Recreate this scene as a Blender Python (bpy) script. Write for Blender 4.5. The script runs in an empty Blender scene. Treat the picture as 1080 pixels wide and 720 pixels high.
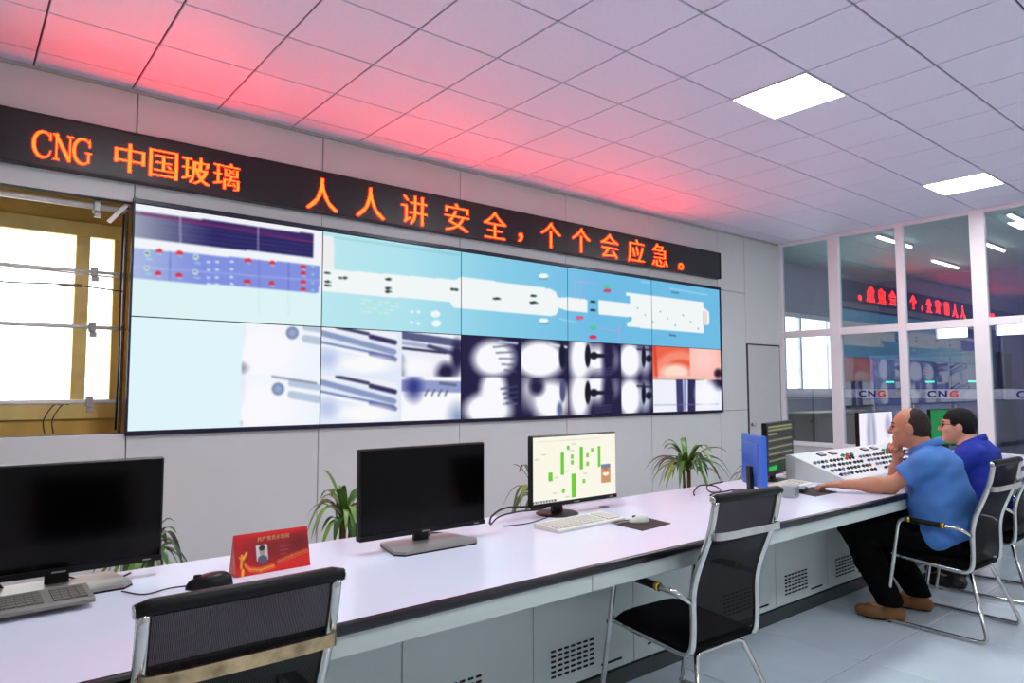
import bpy, bmesh, math, random
import numpy as np
from mathutils import Vector, Matrix
random.seed(7); np.random.seed(7)
SC = bpy.context.scene
COL = SC.collection

# ------------------------------------------------------------------ camera
CAM_H = 1.42
cam_d = bpy.data.cameras.new('camera'); cam = bpy.data.objects.new('camera', cam_d); COL.objects.link(cam)
cam_d.sensor_width = 36.0; cam_d.lens = 730.04/1080*36; cam_d.clip_start = 0.05; cam_d.clip_end = 200
_yaw, _pit, _rol = math.radians(38.992), math.radians(3.874), math.radians(-0.114)
_f = Vector((math.sin(_yaw)*math.cos(_pit), math.cos(_yaw)*math.cos(_pit), math.sin(_pit)))
_r = Vector((math.cos(_yaw), -math.sin(_yaw), 0)); _u = _r.cross(_f)
_r, _u = _r*math.cos(_rol)+_u*math.sin(_rol), _u*math.cos(_rol)-_r*math.sin(_rol)
cam.matrix_world = Matrix(((_r.x, _u.x, -_f.x, 0), (_r.y, _u.y, -_f.y, 0), (_r.z, _u.z, -_f.z, CAM_H), (0, 0, 0, 1)))
SC.camera = cam

# ------------------------------------------------------------------ sky, exposure
world = bpy.data.worlds.new('overcast_sky'); SC.world = world; world.use_nodes = True
bg = world.node_tree.nodes['Background']; bg.inputs[0].default_value = (0.93, 0.97, 1.0, 1); bg.inputs[1].default_value = 4.0
SC.view_settings.view_transform = 'Standard'; SC.view_settings.look = 'None'
SC.view_settings.gamma = 1.0; SC.view_settings.use_curve_mapping = False
SC.view_settings.exposure = 0.0
LAMP = 46.0           # ceiling panel radiance
SIGN = 76.0           # red radiance of the letter board
SC.cycles.max_bounces = 8; SC.cycles.transparent_max_bounces = 16
SC.cycles.sample_clamp_indirect = 6.0

# ------------------------------------------------------------------ room measures (metres)
YW = 5.6166; XW = 9.8186; ZC = CAM_H+2.2; XL = -1.85; YB = -2.45; T = 0.6
YE = 6.35             # outer wall behind the display wall
DZ = 0.77             # desk height

# ------------------------------------------------------------------ materials
MATS = {}
def lin(c):
    return tuple((v/12.92 if v <= .04045 else ((v+.055)/1.055)**2.4) for v in c[:3])
def mat(name, col, rough=.5, metal=0., var=.06, scale=8., bump=0., bscale=60., spec=.5, coat=0., emit=None, es=0., stretch=None):
    """procedural surface: base colour broken up by noise, optional fine relief. col is display (sRGB) colour"""
    if name in MATS: return MATS[name]
    m = bpy.data.materials.new(name); m.use_nodes = True; nt = m.node_tree; N = nt.nodes; L = nt.links
    b = N['Principled BSDF']; c = lin(col)
    tc = N.new('ShaderNodeTexCoord'); mp = N.new('ShaderNodeMapping'); L.new(tc.outputs['Object'], mp.inputs[0])
    if stretch: mp.inputs['Scale'].default_value = stretch
    n = N.new('ShaderNodeTexNoise'); n.inputs['Scale'].default_value = scale; n.inputs['Detail'].default_value = 4
    L.new(mp.outputs[0], n.inputs['Vector'])
    r = N.new('ShaderNodeValToRGB')
    r.color_ramp.elements[0].position = .3; r.color_ramp.elements[1].position = .7
    r.color_ramp.elements[0].color = tuple(max(0, v*(1-var)) for v in c)+(1,)
    r.color_ramp.elements[1].color = tuple(min(1, v*(1+var)) for v in c)+(1,)
    L.new(n.outputs['Fac'], r.inputs[0]); L.new(r.outputs[0], b.inputs['Base Color'])
    b.inputs['Roughness'].default_value = rough; b.inputs['Metallic'].default_value = metal
    b.inputs['Specular IOR Level'].default_value = spec; b.inputs['Coat Weight'].default_value = coat
    if bump:
        n2 = N.new('ShaderNodeTexNoise'); n2.inputs['Scale'].default_value = bscale; L.new(mp.outputs[0], n2.inputs['Vector'])
        bp = N.new('ShaderNodeBump'); bp.inputs['Strength'].default_value = bump; bp.inputs['Distance'].default_value = .004
        L.new(n2.outputs['Fac'], bp.inputs['Height']); L.new(bp.outputs[0], b.inputs['Normal'])
    if emit:
        b.inputs['Emission Color'].default_value = tuple(emit)+(1,); b.inputs['Emission Strength'].default_value = es
    MATS[name] = m; return m
def glass_mat(name, refl=.09, tint=(1, 1, 1), rough=0.):
    if name in MATS: return MATS[name]
    m = bpy.data.materials.new(name); m.use_nodes = True; nt = m.node_tree; N = nt.nodes; L = nt.links
    N.clear(); out = N.new('ShaderNodeOutputMaterial')
    lw = N.new('ShaderNodeLayerWeight'); lw.inputs[0].default_value = .5
    fr = N.new('ShaderNodeMath'); fr.operation = 'POWER'; fr.inputs[1].default_value = 5.0; L.new(lw.outputs['Facing'], fr.inputs[0])
    ns = N.new('ShaderNodeTexNoise'); ns.inputs['Scale'].default_value = 1.3
    mul = N.new('ShaderNodeMath'); mul.operation = 'MULTIPLY_ADD'; mul.inputs[1].default_value = .95; mul.inputs[2].default_value = .04+refl; mul.use_clamp = True
    L.new(fr.outputs[0], mul.inputs[0])
    tr = N.new('ShaderNodeBsdfTransparent'); tr.inputs[0].default_value = tint+(1,)
    gl = N.new('ShaderNodeBsdfGlossy'); gl.inputs['Roughness'].default_value = rough
    mx = N.new('ShaderNodeMixShader'); L.new(mul.outputs[0], mx.inputs[0]); L.new(tr.outputs[0], mx.inputs[1]); L.new(gl.outputs[0], mx.inputs[2])
    rp = N.new('ShaderNodeMapRange'); rp.inputs[3].default_value = .96; rp.inputs[4].default_value = 1.0
    L.new(ns.outputs[0], rp.inputs[0]); L.new(rp.outputs[0], gl.inputs[0])
    L.new(mx.outputs[0], out.inputs[0]); MATS[name] = m; return m
def film_mat(name, col, alpha):
    """translucent film or open mesh: part see-through, part solid, woven by a fine wave"""
    if name in MATS: return MATS[name]
    m = mat(name, col, .7, spec=.15); nt = m.node_tree; N = nt.nodes; L = nt.links
    b = N['Principled BSDF']; out = N['Material Output']
    tr = N.new('ShaderNodeBsdfTransparent'); mx = N.new('ShaderNodeMixShader'); 
    tc = N.new('ShaderNodeTexCoord'); wv = N.new('ShaderNodeTexWave'); wv.inputs['Scale'].default_value = 90; L.new(tc.outputs['Object'], wv.inputs[0])
    mr = N.new('ShaderNodeMapRange'); mr.inputs[3].default_value = max(0, alpha-.08); mr.inputs[4].default_value = min(1, alpha+.08); L.new(wv.outputs['Fac'], mr.inputs[0])
    L.new(mr.outputs[0], mx.inputs[0]); L.new(tr.outputs[0], mx.inputs[1]); L.new(b.outputs[0], mx.inputs[2]); L.new(mx.outputs[0], out.inputs[0])
    return m
def screen_mat():
    """display face: shows the colours of its picture, glassy front"""
    m = bpy.data.materials.new('display_picture'); m.use_nodes = True; nt = m.node_tree; b = nt.nodes['Principled BSDF']
    a = nt.nodes.new('ShaderNodeVertexColor'); a.layer_name = 'picture'
    b.inputs['Base Color'].default_value = (.01, .01, .012, 1); b.inputs['Roughness'].default_value = .35
    b.inputs['Specular IOR Level'].default_value = .08
    m.cycles.emission_sampling = 'NONE'
    nt.links.new(a.outputs[0], b.inputs['Emission Color']); b.inputs['Emission Strength'].default_value = 1.0
    return m
M_WHITE = mat('white_laminate', (.87, .88, .95), .22, var=.015, scale=3, spec=.5)
M_PANEL = mat('grey_wall_panel', (.83, .84, .83), .38, var=.02, scale=1.5)
M_SEAM = mat('dark_seam', (.23, .23, .24), .8)
M_TILE = mat('ceiling_tile_board', (.87, .87, .935), .55, var=.02, scale=30, bump=.15, bscale=220)
M_GRID = mat('ceiling_grid_dark', (.20, .20, .23), .6)
M_FLOOR = mat('pale_grey_floor_tile', (.82, .86, .89), .2, var=.06, scale=2.2, coat=.2)
M_GROUT = mat('floor_joint', (.32, .34, .36), .8)
M_BLACK = mat('black_plastic', (.025, .025, .03), .4, var=.1, spec=.3)
M_SCREENOFF = mat('switched_off_screen', (.004, .004, .005), .12, var=.05, spec=.18)
M_EDGE = mat('black_edge_band', (.03, .035, .05), .25, var=.1)
M_CAB = mat('pale_green_grey_steel', (.78, .83, .81), .4, var=.04, scale=2)
M_PLINTH = mat('dark_plinth', (.22, .25, .25), .5, var=.1)
M_CHROME = mat('worn_chrome_tube', (.80, .80, .78), .16, 1., var=.12, scale=14)
M_STEEL = mat('grey_steel_rail', (.84, .83, .80), .32, .15, var=.12, scale=10)
M_RUST = mat('rusted_chrome', (.70, .62, .48), .22, 1., var=.45, scale=26)
M_FRAMEW = mat('white_window_frame', (.93, .92, .93), .3, var=.015)
M_SILVER = mat('silver_grey_plastic', (.60, .58, .56), .35, .2, var=.05)
M_KEYW = mat('white_keyboard_plastic', (.86, .85, .82), .45, var=.03)
M_KEYG = mat('grey_keyboard_plastic', (.50, .48, .46), .5, var=.06)
M_CABLE = mat('black_cable', (.04, .04, .06), .5)
M_BRASS = mat('brass_ring', (.85, .68, .30), .25, 1.)
M_YELLOW = mat('mustard_window_frame', (.98, .86, .54), .5, var=.08, scale=5)
M_GLASS = glass_mat('partition_glass', .07, (.86, .90, .92))
M_WGLASS = glass_mat('outer_window_glass', .0, (.95, .98, .97))
M_MESH = film_mat('black_woven_mesh', (.02, .02, .025), .98)
M_SEAT = mat('black_seat_cloth', (.022, .022, .026), .9, spec=.15, var=.25, scale=60, bump=.6, bscale=160)
M_FROST = film_mat('frosted_film', (.82, .82, .88), .75)
M_SCREEN = screen_mat()

# ------------------------------------------------------------------ mesh building
class MB:
    def __init__(s): s.v = []; s.f = []; s.m = []
    def add(s, verts, faces, mi=0):
        o = len(s.v); s.v += [tuple(v) for v in verts]; s.f += [tuple(i+o for i in f) for f in faces]; s.m += [mi]*len(faces); return s
    def box(s, x0, x1, y0, y1, z0, z1, mi=0):
        v = [(x0,y0,z0),(x1,y0,z0),(x1,y1,z0),(x0,y1,z0),(x0,y0,z1),(x1,y0,z1),(x1,y1,z1),(x0,y1,z1)]
        return s.add(v, [(0,3,2,1),(4,5,6,7),(0,1,5,4),(1,2,6,5),(2,3,7,6),(3,0,4,7)], mi)
    def cbox(s, x0, x1, y0, y1, z0, z1, c=.004, mi=0):
        """chamfered box"""
        b = bmesh.new(); r = bmesh.ops.create_cube(b, size=1)
        for v in r['verts']: v.co = ((x0+x1)/2+v.co.x*(x1-x0), (y0+y1)/2+v.co.y*(y1-y0), (z0+z1)/2+v.co.z*(z1-z0))
        bmesh.ops.bevel(b, geom=b.edges[:], offset=c, segments=1, affect='EDGES'); b.verts.index_update()
        s.add([v.co[:] for v in b.verts], [[v.index for v in f.verts] for f in b.faces], mi); b.free(); return s
    def obox(s, c, ax, ay, az, mi=0):
        """oriented box: centre and three half-axis vectors"""
        c, ax, ay, az = map(Vector, (c, ax, ay, az))
        v = [c+sx*ax+sy*ay+sz*az for sz in (-1, 1) for sx, sy in ((-1,-1),(1,-1),(1,1),(-1,1))]
        return s.add(v, [(0,3,2,1),(4,5,6,7),(0,1,5,4),(1,2,6,5),(2,3,7,6),(3,0,4,7)], mi)
    def tube(s, pts, r, n=8, mi=0, cap=True):
        pts = [Vector(p) for p in pts]; k = len(pts); rr = r if isinstance(r, (list, tuple)) else [r]*k
        prev = None; o = []
        for i, p in enumerate(pts):
            t = (pts[min(i+1, k-1)]-pts[max(i-1, 0)]).normalized()
            if prev is None: a = t.orthogonal().normalized()
            else:
                a = prev-t*prev.dot(t); a = a.normalized() if a.length > 1e-6 else t.orthogonal().normalized()
            prev = a; bb = t.cross(a)
            o += [p+(a*math.cos(2*math.pi*j/n)+bb*math.sin(2*math.pi*j/n))*rr[i] for j in range(n)]
        f = [(i*n+j, i*n+(j+1) % n, (i+1)*n+(j+1) % n, (i+1)*n+j) for i in range(k-1) for j in range(n)]
        if cap: f += [tuple(range(n-1, -1, -1)), tuple((k-1)*n+j for j in range(n))]
        return s.add(o, f, mi)
    def lathe(s, prof, n=20, c=(0, 0, 0), mi=0):
        o = [(c[0]+r*math.cos(2*math.pi*j/n), c[1]+r*math.sin(2*math.pi*j/n), c[2]+z) for r, z in prof for j in range(n)]
        f = [(i*n+j, i*n+(j+1) % n, (i+1)*n+(j+1) % n, (i+1)*n+j) for i in range(len(prof)-1) for j in range(n)]
        f += [tuple(range(n-1, -1, -1)), tuple((len(prof)-1)*n+j for j in range(n))]
        return s.add(o, f, mi)
    def prism(s, poly, axis, a0, a1, mi=0):
        """polygon (2D) swept along axis x, y or z"""
        def pt(p, a): return {'x': (a, p[0], p[1]), 'y': (p[0], a, p[1]), 'z': (p[0], p[1], a)}[axis]
        n = len(poly); v = [pt(p, a0) for p in poly]+[pt(p, a1) for p in poly]
        f = [tuple(range(n)), tuple(range(2*n-1, n-1, -1))]+[(i, i+n, (i+1) % n+n, (i+1) % n) for i in range(n)]
        return s.add(v, f, mi)
    def mesh(s, name, mats, smooth=False):
        me = bpy.data.meshes.new(name); me.from_pydata(s.v, [], s.f)
        for m in (mats if isinstance(mats, (list, tuple)) else [mats]): me.materials.append(m)
        me.polygons.foreach_set('material_index', s.m)
        b = bmesh.new(); b.from_mesh(me); bmesh.ops.recalc_face_normals(b, faces=b.faces[:]); b.to_mesh(me); b.free()
        if smooth: me.polygons.foreach_set('use_smooth', [True]*len(me.polygons)); 
        if smooth == 'auto' and hasattr(me, 'set_sharp_from_angle'): me.set_sharp_from_angle(angle=math.radians(42))
        me.update(); return me
    def build(s, name, mats, parent=None, smooth=False, loc=None, rot=None):
        return put(name, s.mesh(name, mats, smooth), parent, loc, rot)
def put(name, me, parent=None, loc=None, rot=None):
    o = bpy.data.objects.new(name, me); COL.objects.link(o); o.parent = parent
    if loc is not None: o.location = loc
    if rot is not None: o.rotation_euler = rot
    return o
def tag(o, label=None, cat=None, group=None, kind=None):
    if label: o['label'] = label
    if cat: o['category'] = cat
    if group: o['group'] = group
    if kind: o['kind'] = kind
    return o
def thing(name, label, cat, loc=(0, 0, 0), rz=0, group=None):
    return tag(put(name, None, None, loc, (0, 0, rz)), label, cat, group)
def struct(name, mb, m, label=None, parent=None):
    o = mb.build(name, m, parent); o['kind'] = 'structure'
    if label: o['label'] = label
    return o
def copy_tree(o, parent=None):
    c = o.copy(); COL.objects.link(c); c.parent = parent
    for ch in list(o.children): copy_tree(ch, c)
    return c
def spline(pts, n=6):
    """Catmull-Rom through pts"""
    P = [Vector(p) for p in pts]; P = [P[0]*2-P[1]]+P+[P[-1]*2-P[-2]]; o = []
    for i in range(1, len(P)-2):
        a, b, c, d = P[i-1:i+3]
        for k in range(n):
            t = k/n; o.append(.5*((2*b)+(c-a)*t+(2*a-5*b+4*c-d)*t*t+(3*b-a-3*c+d)*t**3))
    o.append(P[-2]); return o
def fillet(pts, r, n=5):
    """polyline with its corners rounded"""
    P = [Vector(p) for p in pts]; o = [P[0]]
    for i in range(1, len(P)-1):
        a, b, c = P[i-1], P[i], P[i+1]
        ra = min(r, (a-b).length*.49, (c-b).length*.49); s = b+(a-b).normalized()*ra; e = b+(c-b).normalized()*ra
        for k in range(n+1):
            t = k/n; o.append(s*(1-t)**2+b*2*t*(1-t)+e*t*t)
    o.append(P[-1]); return o
def text_mesh(s, size, depth, bold=0.0):
    c = bpy.data.curves.new('lettering', 'FONT'); c.body = s; c.size = size; c.extrude = depth; c.align_x = 'CENTER'; c.offset = bold
    c.resolution_u = 3
    o = bpy.data.objects.new('lettering', c); COL.objects.link(o)
    dg = bpy.context.evaluated_depsgraph_get(); me = bpy.data.meshes.new_from_object(o.evaluated_get(dg)); bpy.data.objects.remove(o)
    xs = np.array([v.co for v in me.vertices]); lo, hi = xs.min(0), xs.max(0)
    me.transform(Matrix.Translation((-(lo[0]+hi[0])/2, -(lo[1]+hi[1])/2, 0)))
    return me, (hi-lo)
#@@STRUCTURE
# ================================================================== FLOOR
fl = struct('floor', MB().box(XL-.2, XW+.1, YB-.2, YE+.2, -.12, -.006), M_GROUT, 'pale grey tiled floor')
FT = .8; tile_fm = MB().cbox(-FT/2+.003, FT/2-.003, -FT/2+.003, FT/2-.003, -.012, 0, .002).mesh('floor_tile', M_FLOOR)
fx = [3.77+FT*k for k in range(-7, 8)]; fy = [1.74+FT*k for k in range(-6, 5)]
for x in fx:
    for y in fy:
        if XL-.5 < x+FT/2 < XW+.3 and YB-.5 < y+FT/2 < YW+.2: put('floor_tile', tile_fm, fl, (x+FT/2, y+FT/2, 0))

# ================================================================== CEILING
ce = struct('ceiling', MB().box(XL-.2, XW+.1, YB-.2, YE+.2, ZC+.012, ZC+.15), M_GRID, 'white ceiling of square boards in a thin dark grid')
xl = [XL]+[2.75+T*k for k in range(-7, 12)]+[XW]
yl = [2.95+T*k for k in range(-9, 5)]+[YW]
LAMPS = {(4.55, 2.35), (8.15, 2.35), (.95, 2.35), (4.55, -1.25), (8.15, -1.25), (.95, -1.25)}
tm = {}
for i in range(len(xl)-1):
    for j in range(len(yl)-1):
        x0, x1, y0, y1 = xl[i], xl[i+1], yl[j], yl[j+1]
        if (round(x0, 2), round(y0, 2)) in LAMPS: continue
        key = (round(x1-x0, 3), round(y1-y0, 3)); hx, hy = key[0]/2-.006, key[1]/2-.006
        if key not in tm: tm[key] = MB().cbox(-hx, hx, -hy, hy, 0, .02, .003).mesh('ceiling_tile', M_TILE)
        put('ceiling_tile', tm[key], ce, ((x0+x1)/2, (y0+y1)/2, ZC))
struct('trim_1', MB().box(XL, XW, YW-.025, YW, ZC-.022, ZC), mat('ceiling_trim', (.72, .70, .67), .5), 'narrow grey trim where ceiling meets display wall')

# ceiling light panels
M_LAMP = mat('lit_diffuser', (.95, .95, .95), .5, emit=(.90, .975, 1.), es=LAMP)
lamp_lab = {(4.55, 2.35): 'bright square ceiling light nearest the camera', (8.15, 2.35): 'bright square ceiling light near the glass partition',
            (.95, 2.35): 'square ceiling light above the left desk end', (4.55, -1.25): 'square ceiling light behind the camera, middle',
            (8.15, -1.25): 'square ceiling light behind the camera, near glass partition', (.95, -1.25): 'square ceiling light behind the camera, left'}
fr_m = MB()
for a in (-1, 1):
    fr_m.box(-.295, .295, a*.295-.008 if a > 0 else -.295, .295 if a > 0 else -.287, -.008, .02); fr_m.box(-.295 if a < 0 else .287, -.287 if a < 0 else .295, -.287, .287, -.008, .02)
fr_m = fr_m.mesh('frame', M_FRAMEW); df_m = MB().box(-.287, .287, -.287, .287, -.003, .016).mesh('diffuser', M_LAMP)
for (x, y), lab in lamp_lab.items():
    t = thing('ceiling_light', lab, 'ceiling light', (x+.3, y+.3, ZC), 0, 'square ceiling light panels')
    put('frame', fr_m, t); put('diffuser', df_m, t)

# ================================================================== DISPLAY WALL (y = YW)
X0, PWID, PH, ZS0 = .990, 1.446, .829, 1.117      # screens: left edge, width, height, lower edge
ZS1 = ZS0+2*PH; XS1 = X0+5*PWID
ZH0, ZH1 = ZS0-.01, ZS1+.01                       # service opening left of the screens
ZL0, ZL1 = 2.925, 3.272                           # letter board
bk = MB()
bk.box(XL-.2, XW+.1, YW+.03, YW+.1, 0, ZH0); bk.box(XL-.2, XW+.1, YW+.03, YW+.1, ZH1, ZC); bk.box(X0+.03, XW+.1, YW+.03, YW+.1, ZH0, ZH1)
bk.box(XL-.2, -.5, YW+.03, YW+.1, ZH0, ZH1)
wb = struct('wall_back', bk, M_SEAM, 'light grey panelled wall carrying the video screens')
def wpanel(x0, x1, z0, z1):
    g = .0035; MB().cbox(x0+g, x1-g, YW, YW+.034, z0+g, z1-g, .002).build('wall_panel', M_PANEL, wb)
seams = [XL, -.456, X0]+[X0+PWID*k for k in range(1, 6)]+[8.89]
for a, b in zip(seams[:-1], seams[1:]):
    wpanel(a, b, ZH1, ZC); wpanel(a, b, 0, ZH0)
wpanel(XS1, 8.89, ZH0, ZH1); wpanel(8.89, XW, 2.06, ZC); wpanel(XL, -.456, ZH0, ZH1)
struct('baseboard_back', MB().cbox(XL, 8.89, YW-.015, YW+.001, 0, .09, .003), M_PLINTH, 'dark skirting along the display wall')
# door
d = struct('door_1', MB().cbox(8.925, XW-.03, YW+.004, YW+.034, .005, 2.045, .003), mat('pale_door', (.80, .80, .79), .4, var=.02), 'pale flush door in the corner by the glass partition')
MB().box(8.89, 8.925, YW-.006, YW+.03, 0, 2.06).build('door_jamb', M_SEAM, d)
MB().box(8.89, XW-.005, YW-.006, YW+.03, 2.047, 2.06).build('door_head', M_SEAM, d)
kn = MB().lathe([(.006, -.0), (.012, .004), (.012, .03), (.026, .04), (.03, .055), (.022, .068), (.004, .07)], 16).build('door_knob', M_CHROME, d, True, (8.99, YW+.004, .89), (math.pi/2, 0, 0))
MB().lathe([(.03, 0), (.03, .005), (.026, .007)], 16).build('rose', M_CHROME, kn, True)

# other walls of the room
M_PLAIN = mat('plain_grey_wall', (.80, .80, .80), .6, var=.02)
struct('wall_left', MB().box(XL-.1, XL, YB, YW+.1, 0, ZC), M_PLAIN, 'plain grey wall left of the camera')
struct('wall_front', MB().box(XL-.1, XW, YB-.1, YB, 0, ZC), M_PLAIN, 'plain grey wall behind the camera')

# ================================================================== OUTER WALL AND WINDOW BEHIND THE SERVICE OPENING
M_OUT = mat('ochre_plaster', (.95, .78, .42), .8, var=.12, scale=4)
ow = MB(); WX0, WX1, WZ0, WZ1 = -.9, 1.08, 1.22, 2.72; VX0, VX1, VZ0, VZ1 = 10.6, 12.95, 1.25, 2.72
ow.box(XL-.2, 9.9, YE, YE+.12, 0, WZ0); ow.box(XL-.2, 9.9, YE, YE+.12, WZ1, ZC+.1); ow.box(XL-.2, WX0, YE, YE+.12, WZ0, WZ1); ow.box(WX1, 9.9, YE, YE+.12, WZ0, WZ1)
struct('wall_outer', ow, M_OUT, 'ochre outer wall seen through the service opening')
ow = MB().box(9.9, 15.2, YE, YE+.12, 0, VZ0).box(9.9, 15.2, YE, YE+.12, VZ1, ZC+.1).box(9.9, VX0, YE, YE+.12, VZ0, VZ1).box(VX1, 15.2, YE, YE+.12, VZ0, VZ1)
struct('wall_beyond_outer', ow, mat('pale_lilac_plaster', (.66, .66, .76), .7, var=.04), 'pale window wall of the room beyond the glass')
struct('wall_niche', MB().box(XL-.2, XL-.1, YW, YE, 0, ZC).box(1.25, 1.30, YW+.1, YE, 0, ZC), M_OUT, 'ochre side of the service space behind the screens')
def window(name, x0, x1, z0, z1, mull, m, label, fw=.055):
    w = thing(name, label, 'window', ((x0+x1)/2, YE, z0)); w['kind'] = 'structure'; del w['category']; ox = (x0+x1)/2
    for a, b, c, e in ((x0, x1, z0-.03, z0+fw), (x0, x1, z1-fw, z1+.02)):
        MB().cbox(a-ox, b-ox, -.03, .06, c-z0, e-z0, .004).build('window_rail', m, w)
    xs = [x0]+mull+[x1]
    for i, a in enumerate(xs):
        q = a+fw/2 if i == 0 else a-fw/2 if i == len(xs)-1 else a
        MB().cbox(q-fw/2-ox, q+fw/2-ox, -.028, .058, fw, z1-z0-fw, .004).build('window_mullion', m, w)
    for a, b in zip(xs[:-1], xs[1:]): MB().box(a+.01-ox, b-.01-ox, .012, .018, .01, z1-z0-.01).build('pane', M_WGLASS, w)
    return w
window('window_2', WX0, WX1, WZ0, WZ1, [-.05, .77], M_YELLOW, 'mustard framed window with bright panes behind the steel rails', .095)
window('window_3', VX0, VX1, VZ0, VZ1, [11.75], M_FRAMEW, 'bright white window of the room beyond the glass partition')

# ================================================================== GLASS PARTITION (x = XW)
w1 = thing('window_1', 'white framed floor to ceiling glass partition', 'x', (XW, 0, 0)); w1['kind'] = 'structure'; del w1['category']
posts = [(5.55, 5.6166), (4.68, 4.835), (3.81, 3.91), (2.87, 3.035), (1.95, 2.05), (1.0, 1.165), (.1, .2), (-.85, -.69), (-1.75, -1.65), (YB, YB+.08)]
ZG0, ZT0, ZT1 = .63, 2.17, 2.27
for a, b in posts: MB().cbox(-.03, .05, a, b, 0, ZC, .004).build('mullion', M_FRAMEW, w1)
PT = ZC-.045
for (a, _), (_, b) in zip(posts[:-1], posts[1:]):
    y0, y1 = b, a
    MB().cbox(-.025, .045, y0, y1, ZT0, ZT1, .004).build('transom', M_FRAMEW, w1)
    MB().cbox(-.025, .045, y0, y1, PT, ZC, .004).build('head_rail', M_FRAMEW, w1)
    MB().cbox(-.05, .06, y0, y1, ZG0-.06, ZG0, .004).build('sill', M_FRAMEW, w1)
    MB().cbox(-.02, .04, y0, y1, 0, ZG0-.06, .004).build('lower_panel', M_PANEL, w1)
    MB().box(.006, .012, y0-.002, y1+.002, ZT1-.002, PT+.002).build('pane', M_GLASS, w1)
    MB().box(.006, .012, y0-.002, y1+.002, ZG0-.002, ZT0+.002).build('pane', M_GLASS, w1)
    if y1 > .9:
        bd = MB().box(.0125, .0135, y0, y1, 1.275, 1.40).build('frosted_band', M_FROST, w1)
        M_BLUELINE = mat('blue_band_edge', (.20, .22, .50), .5)
        for z in (1.268, 1.40): MB().box(.0124, .0136, y0, y1, z, z+.008).build('band_edge', M_BLUELINE, bd)
        if y1-y0 > .7 and y1 < 5.2:
            for ch, c, dy in (('C', (.12, .14, .42), .115), ('N', (.12, .14, .42), 0), ('G', (.86, .25, .15), -.115)):
                me, dim = text_mesh(ch, .115, .0006, .004); me.transform(Matrix.Scale(1.25, 4, (1, 0, 0)))
                me.materials.clear(); me.materials.append(mat('logo_%s' % ('red' if ch == 'G' else 'navy'), c, .5))
                put('logo_letter', me, bd, (.0055, (y0+y1)/2+dy*1.1, 1.3375), (math.pi/2, 0, -math.pi/2))
# room beyond the partition
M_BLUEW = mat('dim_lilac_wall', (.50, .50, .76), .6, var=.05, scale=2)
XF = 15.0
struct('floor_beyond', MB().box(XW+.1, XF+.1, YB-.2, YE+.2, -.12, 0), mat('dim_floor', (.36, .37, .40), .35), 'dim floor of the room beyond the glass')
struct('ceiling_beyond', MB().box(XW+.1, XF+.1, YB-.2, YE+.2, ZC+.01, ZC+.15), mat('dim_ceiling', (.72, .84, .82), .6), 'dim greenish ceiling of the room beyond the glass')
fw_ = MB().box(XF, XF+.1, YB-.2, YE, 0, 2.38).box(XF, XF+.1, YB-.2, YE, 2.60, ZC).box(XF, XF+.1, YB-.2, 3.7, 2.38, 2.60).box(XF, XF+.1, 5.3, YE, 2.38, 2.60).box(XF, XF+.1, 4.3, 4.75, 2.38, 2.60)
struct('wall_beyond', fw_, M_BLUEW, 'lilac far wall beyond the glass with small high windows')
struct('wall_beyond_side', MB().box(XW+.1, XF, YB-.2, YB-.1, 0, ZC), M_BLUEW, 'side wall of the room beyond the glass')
M_TUBE = mat('lit_tube', (.95, .95, .95), .5, emit=(.9, 1., 1.), es=14.0)
for x, y, lab in ((10.9, 4.35, 'tube light beyond the glass nearest the bright window'), (12.4, 3.55, 'tube light beyond the glass in the middle'), (10.9, 2.75, 'tube light beyond the glass nearest the camera side'), (13.6, 4.6, 'farthest tube light beyond the glass')):
    t = thing('tube_light', lab, 'ceiling light', (x, y, ZC+.01), 0, 'tube lights beyond the glass')
    MB().cbox(-.6, .6, -.04, .04, -.03, 0, .004).build('fitting', M_FRAMEW, t)
    MB().tube([(-.58, 0, -.045), (.58, 0, -.045)], .014, 8).build('tube', M_TUBE, t, True)
cb = thing('equipment_cabinet', 'tall blue grey cabinet with green lights beyond the glass partition', 'cabinet', (12.9, 4.55, 0))
MB().cbox(-.35, .35, -.95, .95, 0, 1.98, .01).build('body', mat('cabinet_blue_grey', (.38, .42, .62), .4), cb)
for k in range(3):
    dr = MB().cbox(-.37, -.35, -.93+.625*k, -.33+.625*k, .08, 1.92, .006).build('cabinet_door', mat('cabinet_door_lilac', (.46, .50, .72), .35), cb)
    MB().cbox(-.374, -.37, -.70+.625*k, -.56+.625*k, 1.50, 1.53, .0005).build('indicator', mat('green_indicator', (.1, .5, .4), .5, emit=(.1, 1., .7), es=1.5), dr)
    MB().cbox(-.39, -.37, -.38+.625*k, -.36+.625*k, .95, 1.15, .003).build('handle', M_STEEL, dr)
ct = thing('reception_counter', 'brown counter under the bright window beyond the glass', 'counter', (11.75, 5.85, 0))
MB().cbox(-1.0, 1.0, -.25, .25, 0, .98, .01).build('body', mat('brown_counter', (.42, .36, .33), .5, var=.1), ct)
MB().cbox(-1.04, 1.04, -.29, .29, .98, 1.02, .008).build('top', mat('counter_top_brown', (.52, .46, .42), .35), ct)
for k in range(3): MB().cbox(-.95+.64*k, -.35+.64*k, -.262, -.25, .06, .94, .004).build('front_panel', mat('counter_front', (.46, .39, .36), .5), ct)

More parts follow.
